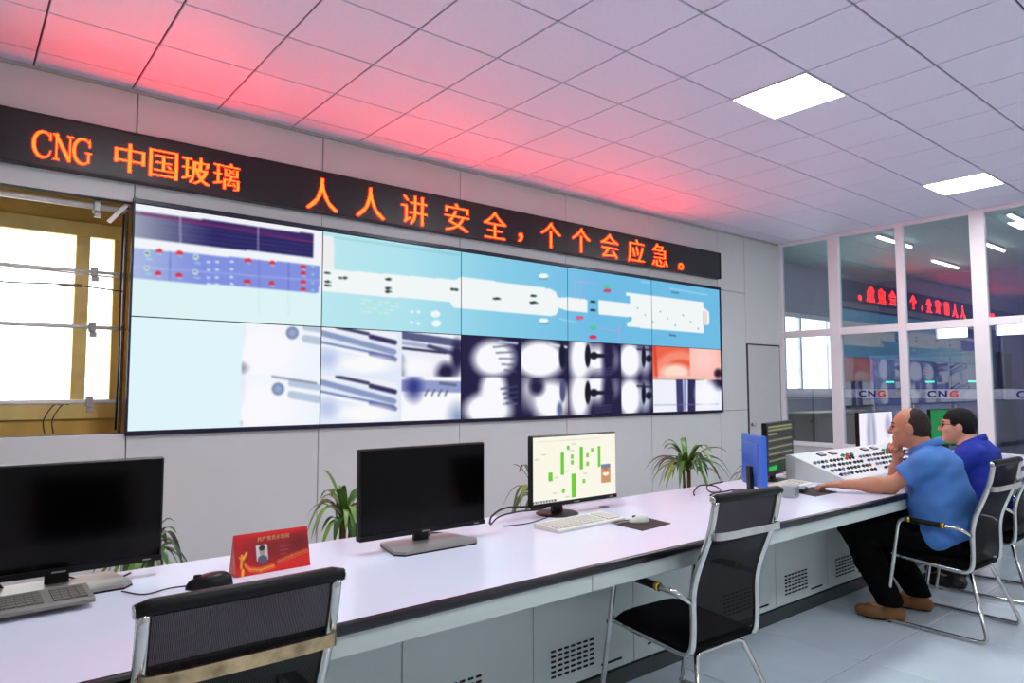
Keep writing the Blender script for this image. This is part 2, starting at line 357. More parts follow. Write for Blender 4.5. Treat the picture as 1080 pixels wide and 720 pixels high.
# ================================================================== STEEL RACK IN THE SERVICE OPENING
rk = thing('screen_mounting_rack', 'rack of steel rails with clips in the opening beside the screens', 'rack', (.3, YW+.1, ZH0))
RY = .02
def rl(x, z): return (x-.3, RY, z-ZH0)
for z, r in ((2.74, .022), (2.262, .012), (1.862, .014), (1.331, .017)):
    rr = MB().tube([rl(-.45, z), rl(.985, z)], r, 10).build('rail', M_STEEL, rk, True)
    x = .77
    MB().cbox(x-.3-.022, x-.3+.022, RY-r-.012, RY+r+.012, z-ZH0-r-.02, z-ZH0+r+.02, .004).build('clip', M_SILVER, rr)
    MB().cbox(x-.3-.014, x-.3+.03, RY-.014, RY+.014, z-ZH0-r-.055, z-ZH0-r-.02, .003).build('clip_foot', M_SILVER, rr)
M_UP = mat('rusty_upright', (.34, .26, .22), .5, .5, var=.3, scale=20)
MB().cbox(.655, .675, RY-.02, RY+.02, 0, ZH1-ZH0, .003).build('upright', M_UP, rk)
MB().tube([(.64, RY-.01, .02), (.645, RY-.02, .5), (.638, RY-.02, 1.0), (.645, RY-.01, 1.6)], .007, 6).build('cable', M_CABLE, rk, True)
MB().obox((.61, RY-.03, 1.61), (.065, 0, .085), (0, .004, 0), (-.012, 0, .009)).build('brace', M_FRAMEW, rk)
MB().tube(spline([(-.75, RY, 1.075), (-.2, RY, 1.06), (-.05, RY, 1.035), (.3, RY, 1.05), (.66, RY, 1.03)]), .005, 6).build('cable', M_CABLE, rk, True)
MB().tube([(.26, RY-.003, 1.046), (.40, RY, 1.048)], [.008, .014], 8).build('cable_sleeve', mat('brown_sleeve', (.5, .38, .28), .5), rk, True)
MB().tube([(-.75, RY+.01, 1.16), (.66, RY+.01, 1.13)], .006, 6).build('tie_rod', M_STEEL, rk, True)
for dx in (0, .05): MB().tube(spline([(.22+dx, RY+.05, 0.002), (.21+dx, RY+.05, .1), (.26+dx, RY+.03, .2), (.3+dx, RY+.0, .205)]), .004, 6).build('cable', M_CABLE, rk, True)
#@@SCREENS
# ================================================================== PICTURES ON DISPLAYS
class Sheet:
    """a raster that is painted with soft shapes, then carried by the vertices of a display face"""
    def __init__(s, U, V, c): s.U, s.V = U, V; s.C = np.zeros(U.shape+(3,)); s.C[:] = c
    def mix(s, a, c):
        c = np.asarray(c, float); s.C += (c-s.C)*np.clip(a, 0, 1)[..., None]
    def poly(s, pts, c, a=1.):
        x, y = s.U, s.V; ins = np.zeros(x.shape, bool); n = len(pts)
        for i in range(n):
            (x0, y0), (x1, y1) = pts[i], pts[(i+1) % n]
            if y0 != y1: ins ^= ((y0 > y) != (y1 > y)) & (x < (x1-x0)*(y-y0)/(y1-y0)+x0)
        s.mix(ins*a, c); return ins
    def ell(s, cx, cy, rx, ry, c, soft=.0, a=1., within=None):
        d = np.sqrt(((s.U-cx)/rx)**2+((s.V-cy)/ry)**2); m = (np.clip((1+soft-d)/(2*soft), 0, 1) if soft else (d < 1)*1.)*a
        if within is not None: m = m*within
        s.mix(m, c)
    def line(s, p, q, wd, c, a=1., within=None):
        p, q = np.array(p, float), np.array(q, float); d = q-p; t = np.clip(((s.U-p[0])*d[0]+(s.V-p[1])*d[1])/(d@d), 0, 1)
        m = np.clip(wd/2+.5-np.hypot(s.U-p[0]-t*d[0], s.V-p[1]-t*d[1]), 0, 1)*a
        if within is not None: m = m*within
        s.mix(m, c)
def display_face(name, C, x0, x1, y, z0, z1, parent, m=None, loc=None, rot=None):
    """a flat display face facing -y; C is (rows, cols, 3) display colours, row 0 at the top"""
    h, w, _ = C.shape; xs = np.linspace(x0, x1, w); zs = np.linspace(z1, z0, h)
    V = np.zeros((h, w, 3)); V[..., 0] = xs[None]; V[..., 1] = y; V[..., 2] = zs[:, None]
    i = np.arange(h*w).reshape(h, w); F = np.stack([i[:-1, :-1], i[1:, :-1], i[1:, 1:], i[:-1, 1:]], -1).reshape(-1, 4)
    me = bpy.data.meshes.new(name); me.from_pydata(V.reshape(-1, 3).tolist(), [], F.tolist()); me.materials.append(m or M_SCREEN)
    at = me.color_attributes.new('picture', 'FLOAT_COLOR', 'POINT')
    c = np.clip(C.reshape(-1, 3), 0, 1); l = np.where(c <= .04045, c/12.92, ((c+.055)/1.055)**2.4)
    at.data.foreach_set('color', np.concatenate([l, np.ones((len(l), 1))], 1).astype(np.float32).ravel()); me.update()
    return put(name, me, parent, loc, rot)

# the picture on the video wall is laid out on a sheet read off the photograph: wall point -> sheet point
NC, NR = 190, 108
gx = np.concatenate([X0+PWID*k+np.linspace(.004, PWID-.004, NC) for k in range(5)])
gz = np.concatenate([ZS1-PH*k-np.linspace(.004, PH-.004, NR) for k in range(2)])
GX, GZ = np.meshgrid(gx, gz)
rel = np.stack([GX, np.full_like(GX, YW-.02), GZ-CAM_H], -1)
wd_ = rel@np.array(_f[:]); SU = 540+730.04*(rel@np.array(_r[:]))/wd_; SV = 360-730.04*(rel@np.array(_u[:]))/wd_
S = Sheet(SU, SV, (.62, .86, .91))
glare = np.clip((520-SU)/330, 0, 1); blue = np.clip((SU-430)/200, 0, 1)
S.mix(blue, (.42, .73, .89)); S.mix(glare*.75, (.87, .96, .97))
# --- trend and status page, first screen
p0 = GX < X0+PWID; top = GZ > ZS0+PH; S.mix((p0 & top)*1., (.86, .95, .96))
S.poly([(138, 213), (338, 243), (338, 282), (138, 262)], (.94, .95, .97))
ch = S.poly([(136, 221), (330, 247), (330, 272), (136, 250)], (.13, .11, .36))
S.mix(ch*np.clip((225-SU)/95, 0, 1), (.66, .70, .74))  # pale glare painted over the left end of the chart
for k in range(6): S.line((138, 226+5*k), (330, 251.5+4*k), .5, (.55, .55, .75), .45, ch)
S.line((150, 226), (330, 255), 1.6, (.66, .12, .38), .75, ch); S.line((138, 224), (330, 249), 3, (.4, .12, .34), .45, ch)
S.line((190, 229), (190, 258), .9, (.95, .95, 1), .9, ch); S.line((272, 238), (272, 266), .9, (.9, .9, 1), .9, ch)
st = S.poly([(136, 261), (337, 280), (336, 309), (136, 293)], (.50, .56, .87)); S.mix(st*np.clip((210-SU)/90, 0, 1), (.70, .77, .88))  # strip fades at left under painted glare
for x, y in ((185, 270), (290, 280), (180, 385), (288, 395), (645, 318), (640, 428), (770, 330), (767, 437), (930, 352), (930, 385), (930, 430), (930, 468)):
    X, Y = 130+x*.2037, 210+y*.2037; S.ell(X, Y-.3, 3.6 if x < 700 else 3, 2.2, (.86, .16, .22)); S.line((X-1, Y+2), (X+2, Y+3), 1, (.9, .9, .8))
for x, y in ((123, 280), (120, 357), (375, 300), (372, 377)):
    X, Y = 130+x*.2037, 210+y*.2037; S.ell(X, Y, 2.8, 3, (.85, .95, .9)); S.ell(X, Y, 1.1, 1.2, (.1, .3, .2)); S.line((X-1, Y+6), (X+5, Y+6.5), 1, (.75, .95, .85))
for x in (440, 485, 560):
    for y in (325, 365, 405, 440): X, Y = 130+x*.2037, 210+y*.2037; S.ell(X, Y, 2.2, 1.1, (.85, .95, .98))
for x in (980,):
    for y in (350, 390, 433, 472): S.ell(130+x*.2037, 210+y*.2037, 2, 1, (.5, .85, .85))
S.line((179, 265), (179, 296), .7, (.35, .38, .65)); S.line((273, 274), (273, 304), .7, (.4, .42, .7)); S.line((304, 277), (304, 306), .7, (.35, .36, .65)); S.line((140, 281), (336, 296), .6, (.8, .85, .97), .8)
S.line((273, 308), (273, 330), .8, (.75, .9, .9)); S.line((304, 311), (304, 333), .8, (.75, .9, .9))
# --- process diagram, screens two to five
wh = (.94, .96, .96)
S.poly([(338, 248), (352, 250), (352, 286), (338, 284)], (.93, .93, .94))
S.line((352, 250), (484, 269), .7, (.4, .6, .65), .7)
S.poly([(338, 283), (480, 295), (486, 292), (560, 301.5), (580, 304.5), (586, 308), (589, 316), (589, 327), (586, 332), (580, 333.6), (550, 330.5), (478, 324.5), (474, 318.4), (338, 307)], wh)
S.poly([(587, 314), (598, 313.4), (619, 316), (619, 329.5), (599, 328), (587, 324)], wh)
S.poly([(631, 316), (664, 320), (664, 312), (660, 312), (660, 308.5), (741.5, 318.7), (741.5, 324), (747.6, 329), (747.6, 342.5), (742, 343), (742, 351.7), (661, 344.5), (661, 340), (666, 338), (666, 334.4), (631, 331.3)], wh)
S.line((742, 328), (742, 343), 1.2, (.85, .55, .6)); S.line((744.5, 329), (744.5, 342), 1, (.9, .7, .7))
for x, y, n in ((345, 288, 2), (345, 297, 2), (345, 301, 2), (359, 293, 1), (364, 293, 1), (409, 294.5, 2), (409, 304, 2), (409, 307.5, 2), (477, 305, 1), (481, 305.5, 1), (523, 315, 3), (562, 312, 2), (562, 319, 3), (625, 318, 2), (625, 327, 2)):
    S.ell(x, y, 1.2+n*1.0, 1.2, (.06, .12, .12)); S.ell(x+n*1.4, y+.2, 1.2, .9, (.3, .5, .4))
for x, y in ((573, 291), (573, 338)): S.ell(x, y, 5, 2.6, (.95, .97, .97)); S.line((x-4, y+2.8), (x+4, y+3.2), .8, (.3, .4, .5))
for x, y, c in ((640, 302, (.35, .75, .65)), (640, 306.5, (.75, .3, .45)), (625, 345.5, (.3, .78, .6)), (625, 355.5, (.86, .18, .32)), (611, 335, (.85, .35, .5))): S.ell(x, y, 4.2, 2.1, c)
for a, b in (((606, 297), (606, 314)), ((612, 296), (612, 316)), ((606, 296), (632, 300)), ((653, 341), (653, 357)), ((629, 346), (652, 349))): S.line(a, b, .9, (.80, .62, .85), .8)
for k in range(9): S.ell(672+8*k, 325+1.2*k+(k % 3)*6, .8, .8, (.5, .6, .65))
for k in range(26): S.line((381+6*(k % 7), 316+4*(k//7)+.6*(k % 7)), (385+6*(k % 7), 316.4+4*(k//7)+.6*(k % 7)), .9, ((.93, .95, .70), (.95, .98, .98), (.70, .90, .70))[k % 3], .75)
for x, y in ((459, 331), (460, 341)): S.ell(x, y, 5, 3.6, (.93, .97, .97))
for x, y in ((441, 329), (434, 329), (441, 341), (434, 340)): S.ell(x, y, 2, 1.4, (.93, .97, .97))
for a, b in (((587, 271), (597, 272)), ((676, 297), (685, 298)), ((590, 336), (606, 340)), ((706, 304), (745, 311))): S.line(a, b, 1.2, (.70, .87, .95), .8)
S.line((715, 309), (708, 308), 1.4, (.3, .45, .6)); S.line((706, 353), (712, 354), 1.4, (.25, .35, .55))
# --- camera pictures, lower row
low = GZ < ZS0+PH
S.mix((low & p0)*1., (.87, .955, .98))
nv = (.10, .08, .24); ww = (.97, .97, .99)
def feed(u0, u1, half, base): 
    """rectangle of one camera picture in wall metres; returns mask"""
    z1_, z0_ = (ZS0+PH, ZS0+PH/2) if half == 0 else (ZS0+PH/2, ZS0)
    m = (GX >= u0) & (GX < u1) & (GZ < z1_) & (GZ >= z0_); S.mix(m*1., base); return m
cx = lambda k, t=0.: X0+PWID*(k+t)
def fell(m, x, y, rx, ry, c, s=.35, a=1.): S.ell(x, y, rx, ry, c, s, a, m)
for h, dy in ((0, 0), (1, 57)):
    m = feed(cx(0, .545), cx(1), h, (.93, .95, .985))
    fell(m, 275, 372+dy, 44, 32, ww, .4); fell(m, 240, 352+dy, 12, 18, (.66, .72, .88), .8, .7)
    x, y = (308, 351) if h == 0 else (293, 410)
    for k, (ww_, hh_) in enumerate(((34, 7), (28, 8))): S.line((x+14, y-6+12*k), (x+14+ww_, y-1+12*k), hh_, (.62, .70, .80), .7, m)
    S.line((x-6, y-13), (x+40, y-6), 2, (.25, .27, .38), .6, m); S.ell(x, y, 6.6, 6.6, (.45, .52, .66), .12, 1, m); fell(m, x, y, 4, 4, (.58, .66, .80), .4)
    if h == 0: fell(m, 239, 388, 16, 7, nv, .6)
    else: fell(m, 239, 446, 12, 5, nv, .5)
for h, dy in ((0, 0), (1, 52)):
    m = feed(cx(1), cx(1, .54), h, (.88, .91, .97))
    for (a, b), wd, c in ((((335, 343), (415, 356)), 9, (.93, .94, .97)), (((335, 350), (415, 371)), 6, (.52, .58, .74)), (((355, 345), (388, 352)), 3.5, (.20, .20, .36)), (((391, 355), (416, 361)), 5, (.16, .14, .32)),
                          (((335, 360), (415, 376)), 2, (.35, .42, .62)), (((335, 363), (415, 381)), 2.5, (.96, .97, .99)), (((391, 373), (416, 379)), 5, (.34, .37, .60))):
        S.line((a[0], a[1]+dy), (b[0], b[1]+dy), wd, c, .95, m)
    fell(m, 385, 384+dy, 28, 9, (.98, .98, .98), .4); fell(m, 345, 378+dy, 10, 9, (.70, .76, .90), .6, .8)
m = feed(cx(1, .54), cx(2), 0, (.92, .93, .97))
for a, b, wd, c in (((415, 352), (484, 362), 8, (.30, .32, .48)), ((415, 360), (484, 370), 4, (.62, .66, .78)), ((415, 366), (470, 372), 2.5, (.10, .10, .22)), ((440, 349), (484, 356), 3, (.95, .95, .98)), ((452, 365), (482, 374), 4, (.25, .25, .38))): S.line(a, b, wd, c, .95, m)
fell(m, 414, 387, 12, 14, nv, .4); fell(m, 470, 392, 10, 9, nv, .5); fell(m, 482, 376, 6, 16, nv, .5); fell(m, 440, 386, 18, 9, ww, .5)
m = feed(cx(1, .54), cx(2), 1, ww)
S.line((414, 406), (484, 408), 12, (.52, .56, .76), .9, m); fell(m, 436, 408, 8, 12, (.20, .22, .52), .7); fell(m, 482, 440, 8, 12, (.55, .62, .76), .8)
for k in range(4): S.line((448+7*k, 417), (451+7*k, 411), 1.6, (.35, .38, .5), 1, m)
S.line((464, 404), (480, 406), 3, (.3, .34, .42), .7, m)
# columns three and four: furnace views with dark frames
m = feed(cx(2), cx(2, .53), 0, nv); fell(m, 520, 378, 22, 19, ww, .25)
for k in range(5): S.line((520+3*k, 366+6*k), (544, 364+7*k), 1.6, (.30, .32, .44), .8, m)
S.line((526, 360), (545, 362), 2, (.8, .82, .9), 1, m)
m = feed(cx(2), cx(2, .53), 1, nv); fell(m, 514, 432, 25, 18, ww, .25); fell(m, 520, 412, 14, 22, ww, .3)
for k in range(4): S.line((528+2*k, 410+5*k), (545, 407+6*k), 1.8, (.26, .28, .42), .9, m)
S.line((530, 426), (545, 426), 1, (.4, .42, .55), 1, m)
m = feed(cx(2, .53), cx(3), 0, nv); fell(m, 569, 379, 26, 20, ww, .22); fell(m, 598, 375, 8, 16, (.12, .11, .26), .3); S.line((580, 363), (597, 366), 2.5, (.85, .87, .93), 1, m); S.ell(592.5, 375, 3, 13, (.05, .05, .14), .15, 1, m)
m = feed(cx(2, .53), cx(3), 1, nv); fell(m, 580, 422, 20, 22, ww, .3); fell(m, 555, 410, 6, 16, ww, .8, .7); S.ell(593, 412, 3, 12, (.30, .32, .48), .2, 1, m); fell(m, 566, 408, 7, 8, nv, .5); fell(m, 590, 432, 3, 8, (.4, .42, .55), .4)
for h, y in ((0, 375), (1, 414)):
    m = feed(cx(3), cx(3, .60), h, nv); fell(m, 611, y+3, 11, 27, ww, .35); fell(m, 630, y+(4 if h == 0 else -6), 18, 15, ww, .45)
    S.ell(619.5, y, 3, 12, (.04, .03, .11), .15, 1, m); S.line((622, y), (645, y), 4, (.07, .06, .16), 1, m); S.ell(626, y, 4, 4, (.05, .04, .12), .2, 1, m); fell(m, 641, y+1, 6, 30, nv, .5)
    for k in range(3): S.line((627, y+15+3*k), (644, y+13+3*k), .8, (.35, .38, .52), .8, m)
    m = feed(cx(3, .60), cx(4), h, nv); fell(m, 664, y+5, 12, 19 if h == 0 else 21, ww, .25); fell(m, 680, y+4, 6, 15, (.75, .78, .86), .5)
    S.ell(678.5, y+1, 2.2, 11, (.05, .04, .14), .2, 1, m); S.ell(684, y+3, 3.2, 4, (.05, .04, .14), .2, 1, m); S.line((672, y-7), (687, y-6), 2, (.12, .12, .25), .9, m)
# last column: glowing view above, pale view below
m = feed(cx(4), cx(5), 0, (.93, .38, .27)); m2 = m & (GX > cx(4, .52))
fell(m, 716, 392, 26, 22, (.96, .55, .45), .12); fell(m, 718, 396, 19, 17, (.91, .36, .25), .1); fell(m, 712, 393, 15, 9, (.99, .86, .80), .3); S.mix(m2*1., (.97, .70, .66)); fell(m2, 742, 378, 16, 18, (.99, .80, .77), .6)
S.line((690, 366), (692, 398), 3, (.80, .22, .12), .7, m); fell(m, 757, 394, 4, 5, (.15, .08, .15), .4); fell(m, 722, 398, 30, 2, (.95, .75, .68), .5)
m = feed(cx(4), cx(5), 1, (.93, .94, .985))
S.line((716, 398), (717, 432), 7, (.22, .22, .42), 1, m); S.line((729, 399), (729, 432), 8, (.16, .15, .33), 1, m); S.line((722, 400), (722, 432), 3, (.55, .57, .78), 1, m); fell(m, 757, 403, 9, 7, nv, .5); S.line((688, 399), (742, 400), 1.6, nv, .9, m); S.line((690, 427), (757, 426), .8, (.5, .52, .66), .8, m)
fell(m, 745, 415, 11, 14, ww, .4)

for a_ in range(0, 5*NC, NC):                       # soften each picture a little, as a lens would
    for b_ in range(0, 2*NR, NR):
        q = S.C[b_:b_+NR, a_:a_+NC]; q = np.pad(q, ((1, 1), (1, 1), (0, 0)), 'edge'); q = (q[:-2]+2*q[1:-1]+q[2:])/4; S.C[b_:b_+NR, a_:a_+NC] = (q[:, :-2]+2*q[:, 1:-1]+q[:, 2:])/4
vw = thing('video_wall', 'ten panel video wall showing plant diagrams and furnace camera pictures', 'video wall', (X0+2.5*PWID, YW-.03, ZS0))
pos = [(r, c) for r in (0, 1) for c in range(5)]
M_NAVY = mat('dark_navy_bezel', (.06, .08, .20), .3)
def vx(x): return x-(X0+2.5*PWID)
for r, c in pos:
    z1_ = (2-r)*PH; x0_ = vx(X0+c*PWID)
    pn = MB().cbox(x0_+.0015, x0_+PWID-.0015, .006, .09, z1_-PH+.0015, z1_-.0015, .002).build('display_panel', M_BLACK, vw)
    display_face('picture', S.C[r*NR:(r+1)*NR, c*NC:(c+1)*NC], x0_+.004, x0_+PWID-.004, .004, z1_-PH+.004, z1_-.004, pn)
hw = 2.5*PWID
for nm, a in (('top_trim', (-hw-.012, hw+.03, -.004, .05, 2*PH, 2*PH+.035)), ('bottom_trim', (-hw-.012, hw+.03, -.004, .05, -.032, 0)), ('side_trim', (hw, hw+.03, -.004, .05, 0, 2*PH)), ('side_trim', (-hw-.012, -hw, -.004, .05, 0, 2*PH))):
    MB().cbox(*a, .003).build(nm, M_NAVY, vw)

# ================================================================== RED LETTER BOARD
ls = thing('led_sign', 'long black letter board with glowing orange red characters above the video wall', 'sign', (3.2, YW-.04, ZL0))
MB().cbox(-4.75, 4.98, -.035, .038, 0, ZL1-ZL0, .006).build('housing', mat('led_board_black', (.055, .035, .055), .35, var=.2, scale=3), ls)
for nm, a in (('top_rail', (-4.76, 4.99, -.042, .038, ZL1-ZL0-.008, ZL1-ZL0+.006)), ('bottom_rail', (-4.76, 4.99, -.042, .038, -.006, .008)), ('end_cap', (4.975, 4.995, -.043, .038, -.006, ZL1-ZL0+.006))):
    MB().cbox(*a, .002).build(nm, mat('sign_rail', (.16, .15, .17), .4, .5), ls)
M_LED = mat('led_character', (.1, .02, .0), .6, emit=(SIGN, .42, .03), es=1.0)
chars = [('C', .421, 3.067, .115, .175), ('N', .533, 3.067, .115, .175), ('G', .650, 3.067, .115, .175),
         ('中', .939, 3.082, .185, .205), ('国', 1.162, 3.081, .185, .205), ('玻', 1.387, 3.080, .19, .205), ('璃', 1.613, 3.080, .19, .205),
         ('人', 2.403, 3.076, .27, .275), ('人', 2.859, 3.079, .27, .275), ('讲', 3.31, 3.086, .27, .27), ('安', 3.794, 3.090, .28, .27), ('全', 4.263, 3.084, .28, .27), ('，', 4.603, 3.005, .055, .09),
         ('个', 5.035, 3.088, .28, .275), ('个', 5.499, 3.094, .28, .275), ('会', 5.968, 3.092, .29, .275), ('应', 6.439, 3.090, .29, .275), ('急', 6.889, 3.090, .29, .275), ('。', 7.308, 2.995, .085, .085)]
def stroke(mb, pts, ws, d=.003):
    """flat raised stroke with a width at each point"""
    P = [Vector((p[0], p[1], 0)) for p in pts]; V = []; n = len(P)
    for i in range(n):
        t = (P[min(i+1, n-1)]-P[max(i-1, 0)]).normalized(); q = Vector((-t.y, t.x, 0))*ws[i]/2
        V += [P[i]-q, P[i]+q, P[i]-q+Vector((0, 0, d)), P[i]+q+Vector((0, 0, d))]
    F = [(0, 1, 3, 2), (4*n-4, 4*n-2, 4*n-1, 4*n-3)]
    for i in range(n-1):
        a = 4*i; b = a+4; F += [(a+2, a+3, b+3, b+2), (a, b, b+1, a+1), (a, a+2, b+2, b), (a+1, b+1, b+3, a+3)]
    mb.add(V, F)
def serif_letter(c):
    """C, N and G as the board shows them: a seriffed face in a unit box"""
    mb = MB()
    if c == 'N':
        stroke(mb, [(-.34, -.5), (-.34, .5)], [.07]*2); stroke(mb, [(.34, .5), (.34, -.5)], [.07]*2); stroke(mb, [(-.40, .5), (.34, -.5)], [.15]*2)
        for x, z in ((-.38, .485), (-.34, -.485), (.34, .485)): stroke(mb, [(x-.15, z), (x+.15, z)], [.05]*2)
    else:
        pts = [(.46*math.cos(a)-.02, .5*math.sin(a)) for a in np.linspace(math.radians(48), math.radians(312), 22)]
        stroke(mb, pts, [.05+.11*math.sin(math.pi*i/21)**2 for i in range(22)])
        stroke(mb, [(.33, .5), (.33, .20)], [.05, .09])
        if c == 'C': stroke(mb, [(.28, -.37), (.36, -.20)], [.06, .04])
        else: stroke(mb, [(.28, -.44), (.28, -.04)], [.11]*2); stroke(mb, [(.12, -.04), (.44, -.04)], [.05]*2)
    return mb.mesh('led_character', M_LED)
for ch_, x, z, w_, h_ in chars:
    if ch_ in 'CNG':
        me = serif_letter(ch_); me.transform(Matrix.Diagonal((w_*1.0, h_, 1, 1)))
    else:
        me, dim = text_mesh(ch_, .28, .0015, -.0045 if ch_ not in '，。' else 0); me.transform(Matrix.Diagonal((w_/dim[0], h_/dim[1], 1, 1)))
        b = bmesh.new()
        for k, dx in enumerate((-.0045, .0045)):          # heavier uprights than crossbars
            m2_ = me.copy(); m2_.transform(Matrix.Translation((dx, 0, .0002*k))); b.from_mesh(m2_); bpy.data.meshes.remove(m2_)
        b.to_mesh(me); b.free()
        me.materials.clear(); me.materials.append(M_LED)
    put('led_character', me, ls, (x-3.2, -.0385, z-ZL0), (math.pi/2, 0, 0))
#@@DESK
# ================================================================== CONTROL DESK
DX0, DX1, DY0, DY1 = -1.5, 8.0, 1.82, 2.84
dk = thing('control_desk', 'long white topped control desk with black front edge', 'desk', (2.95, 2.33, 0))
def dxy(x0, x1, y0, y1, z0, z1): return (x0-2.95, x1-2.95, y0-2.33, y1-2.33, z0, z1)
jt = [DX0, -.13, 1.87, 3.87, 5.87, DX1]
for a, b in zip(jt[:-1], jt[1:]):
    MB().cbox(*dxy(a, b, DY0+.020, DY1, DZ-.032, DZ), .0002).build('tabletop', M_WHITE, dk)
    prof = [(.014-.51, .735-.0), (.006-.51, .737), (-.51, .744), (-.51, .759), (.004-.51, .767), (.012-.51, DZ), (.020-.51, DZ), (.020-.51, .735)]
    MB().prism(prof, 'x', a+.001-2.95, b-.001-2.95).build('edge_band', M_EDGE, dk)
    MB().cbox(*dxy(a+.0015, b-.0015, DY0+.02, DY0+.04, .672, .737), .002).build('apron', M_CAB, dk)
pj = [1.361+.65*k for k in range(-5, 10)]
M_SLOT = mat('dark_vent_slot', (.10, .12, .12), .8)
slots = MB()
for i in range(7):
    for j in range(6):
        slots.obox((-.125+.04*i, 0, .055-.022*j), (.013, 0, 0), (0, .002, 0), (0, 0, .0045))
slot_me = slots.mesh('vent_slots', M_SLOT)
for a, b in zip(pj[:-1], pj[1:]):
    a_, b_ = max(a, DX0+.03), min(b, DX1-.03)
    if b_-a_ < .1: continue
    pn = MB().cbox(*dxy(a_+.002, b_-.002, 2.34, 2.36, .085, .737), .002).build('front_panel', M_CAB, dk)
    if a > 1.3:
        v = put('vent', slot_me, pn, (a+.24-2.95, .009, .20)); v['kind'] = 'stuff'
        MB().cbox(a+.42-2.95, a+.56-2.95, .0065, .012, .118, .128, .001).build('handle_slot', M_BLACK, pn)
MB().box(*dxy(DX0+.05, DX1-.05, 2.36, 2.78, 0, .085)).build('plinth', M_PLINTH, dk)
MB().box(*dxy(DX0+.03, DX1-.03, 2.338, 2.352, 0, .075)).build('kick_board', M_PLINTH, dk)
MB().box(*dxy(DX0+.03, DX1-.03, 2.76, 2.78, .085, DZ-.032)).build('back_panel', M_CAB, dk)
for x in (DX0+.03, DX1-.05): MB().cbox(*dxy(x, x+.025, DY0+.06, 2.36, 0, .737), .002).build('end_panel', M_CAB, dk)
for x, y in ((2.824, 2.686), (.36, 2.70), (4.9, 2.78)):
    MB().lathe([(.03, -.01), (.03, .0003), (.024, .0004), (.02, .0002)], 20).build('cable_grommet', M_BLACK, dk, False, (x-2.95, y-2.33, DZ))

# ================================================================== MONITORS
def blank(): return None
def monitor(name, label, loc, rz, w=.61, h=.36, zb=.05, face=None, base='plate', back=M_BLACK, neck_dx=0., group=None, tilt=0.):
    """origin on the desk under the screen; screen faces -y"""
    t = thing(name, label, 'monitor', loc, rz, group)
    MB().cbox(-w/2, w/2, -.012, .022, zb, zb+h, .005).build('casing', back, t)
    hd_ = .05 if w > .4 else .026
    MB().cbox(-w*.32, w*.32, .02, hd_, zb+.07, zb+h-.05, .002 if w < .4 else .014).build('rear_housing', back, t)
    b = .008; bb = .022
    if face is None: MB().box(-w/2+b, w/2-b, -.0135, -.012, zb+bb, zb+h-b).build('screen', M_SCREENOFF, t)
    else: display_face('screen', face, -w/2+b, w/2-b, -.0136, zb+bb, zb+h-b, t)
    MB().box(-w/2+.001, w/2-.001, -.0142, -.012, zb+.001, zb+bb-.002).build('chin', M_BLACK, t)
    MB().box(-.02, .02, -.0145, -.0142, zb+.007, zb+.012).build('badge', M_SILVER, t)
    n = MB().cbox(-.034+neck_dx, .034+neck_dx, .02, .045, .012, zb+.12, .004).build('neck', M_BLACK, t)
    if base == 'plate':
        p = [(-.16, .09), (.17, .09), (.20, -.10), (.17, -.135), (-.17, -.135), (-.20, -.10)]
        MB().prism([(x, y) for x, y in p], 'z', 0, .006).build('base_foot', M_BLACK, t)
        MB().prism([(x*.99, y*.99) for x, y in p], 'z', .006, .016).build('base', M_SILVER, t)
    else:
        MB().lathe([(.11, 0), (.112, .004), (.10, .010), (.03, .014)], 28).build('base', M_BLACK, t, False, (neck_dx, .03, 0))
    MB().cbox(w/2-.06, w/2-.035, -.0146, -.0142, zb+.008, zb+.012, .0005).build('power_button', M_SILVER, t)
    return t
monitor('computer_monitor', 'large dark monitor at the left edge of the desk, switched off', (.297, 2.72, DZ), 0, base='plate')
monitor('computer_monitor', 'dark monitor on a silver base in the middle of the desk, switched off', (1.567, 2.52, DZ), 0, base='plate')
g = Sheet(*np.meshgrid(np.linspace(0, 100, 150), np.linspace(0, 60, 90)), (.975, .965, .90))
for x0, x1, y0, y1 in ((31, 35, 15, 36), (54, 58, 11, 33), (77, 80.5, 12, 32), (44, 49, 36, 58), (17, 21.5, 33, 41)): g.poly([(x0, y0), (x1, y0), (x1, y1), (x0, y1)], (.42, .80, .16))
for x, y in ((40, 11), (45, 20), (45, 25), (64, 20), (64, 28), (69.5, 15), (34, 51), (59, 44)): g.poly([(x-1.7, y-2), (x+1.7, y-2), (x+1.7, y+2), (x-1.7, y+2)], (.50, .80, .25))
g.poly([(81, 30), (93, 30), (93, 48), (81, 48)], (.80, .58, .42)); g.poly([(81, 30), (93, 30), (93, 34), (81, 34)], (.45, .50, .62)); g.ell(87, 39.5, 4, 2, (.97, .92, .88)); g.ell(87, 36, 3, 2, (.85, .45, .2))
for x, y in ((47, 8), (12, 16), (4, 20), (26, 38), (38, 33), (61, 37), (24, 52), (39, 57), (45, 14)): g.line((x-2, y), (x+2, y), .6, (.6, .6, .6), .7)
g.poly([(0, 57.5), (26, 57.5), (26, 60), (0, 60)], (.35, .36, .34)); g.line((5, 4), (80, 4), .5, (.85, .84, .8))
for k in range(8): g.ell(1.6+3*k, 58.7, .9, .8, (.8, .8, .8))
monitor('computer_monitor', 'lit monitor showing green bars on a cream page', (2.577, 2.66, DZ), 0, w=.618, face=g.C, base='round', neck_dx=-.10)
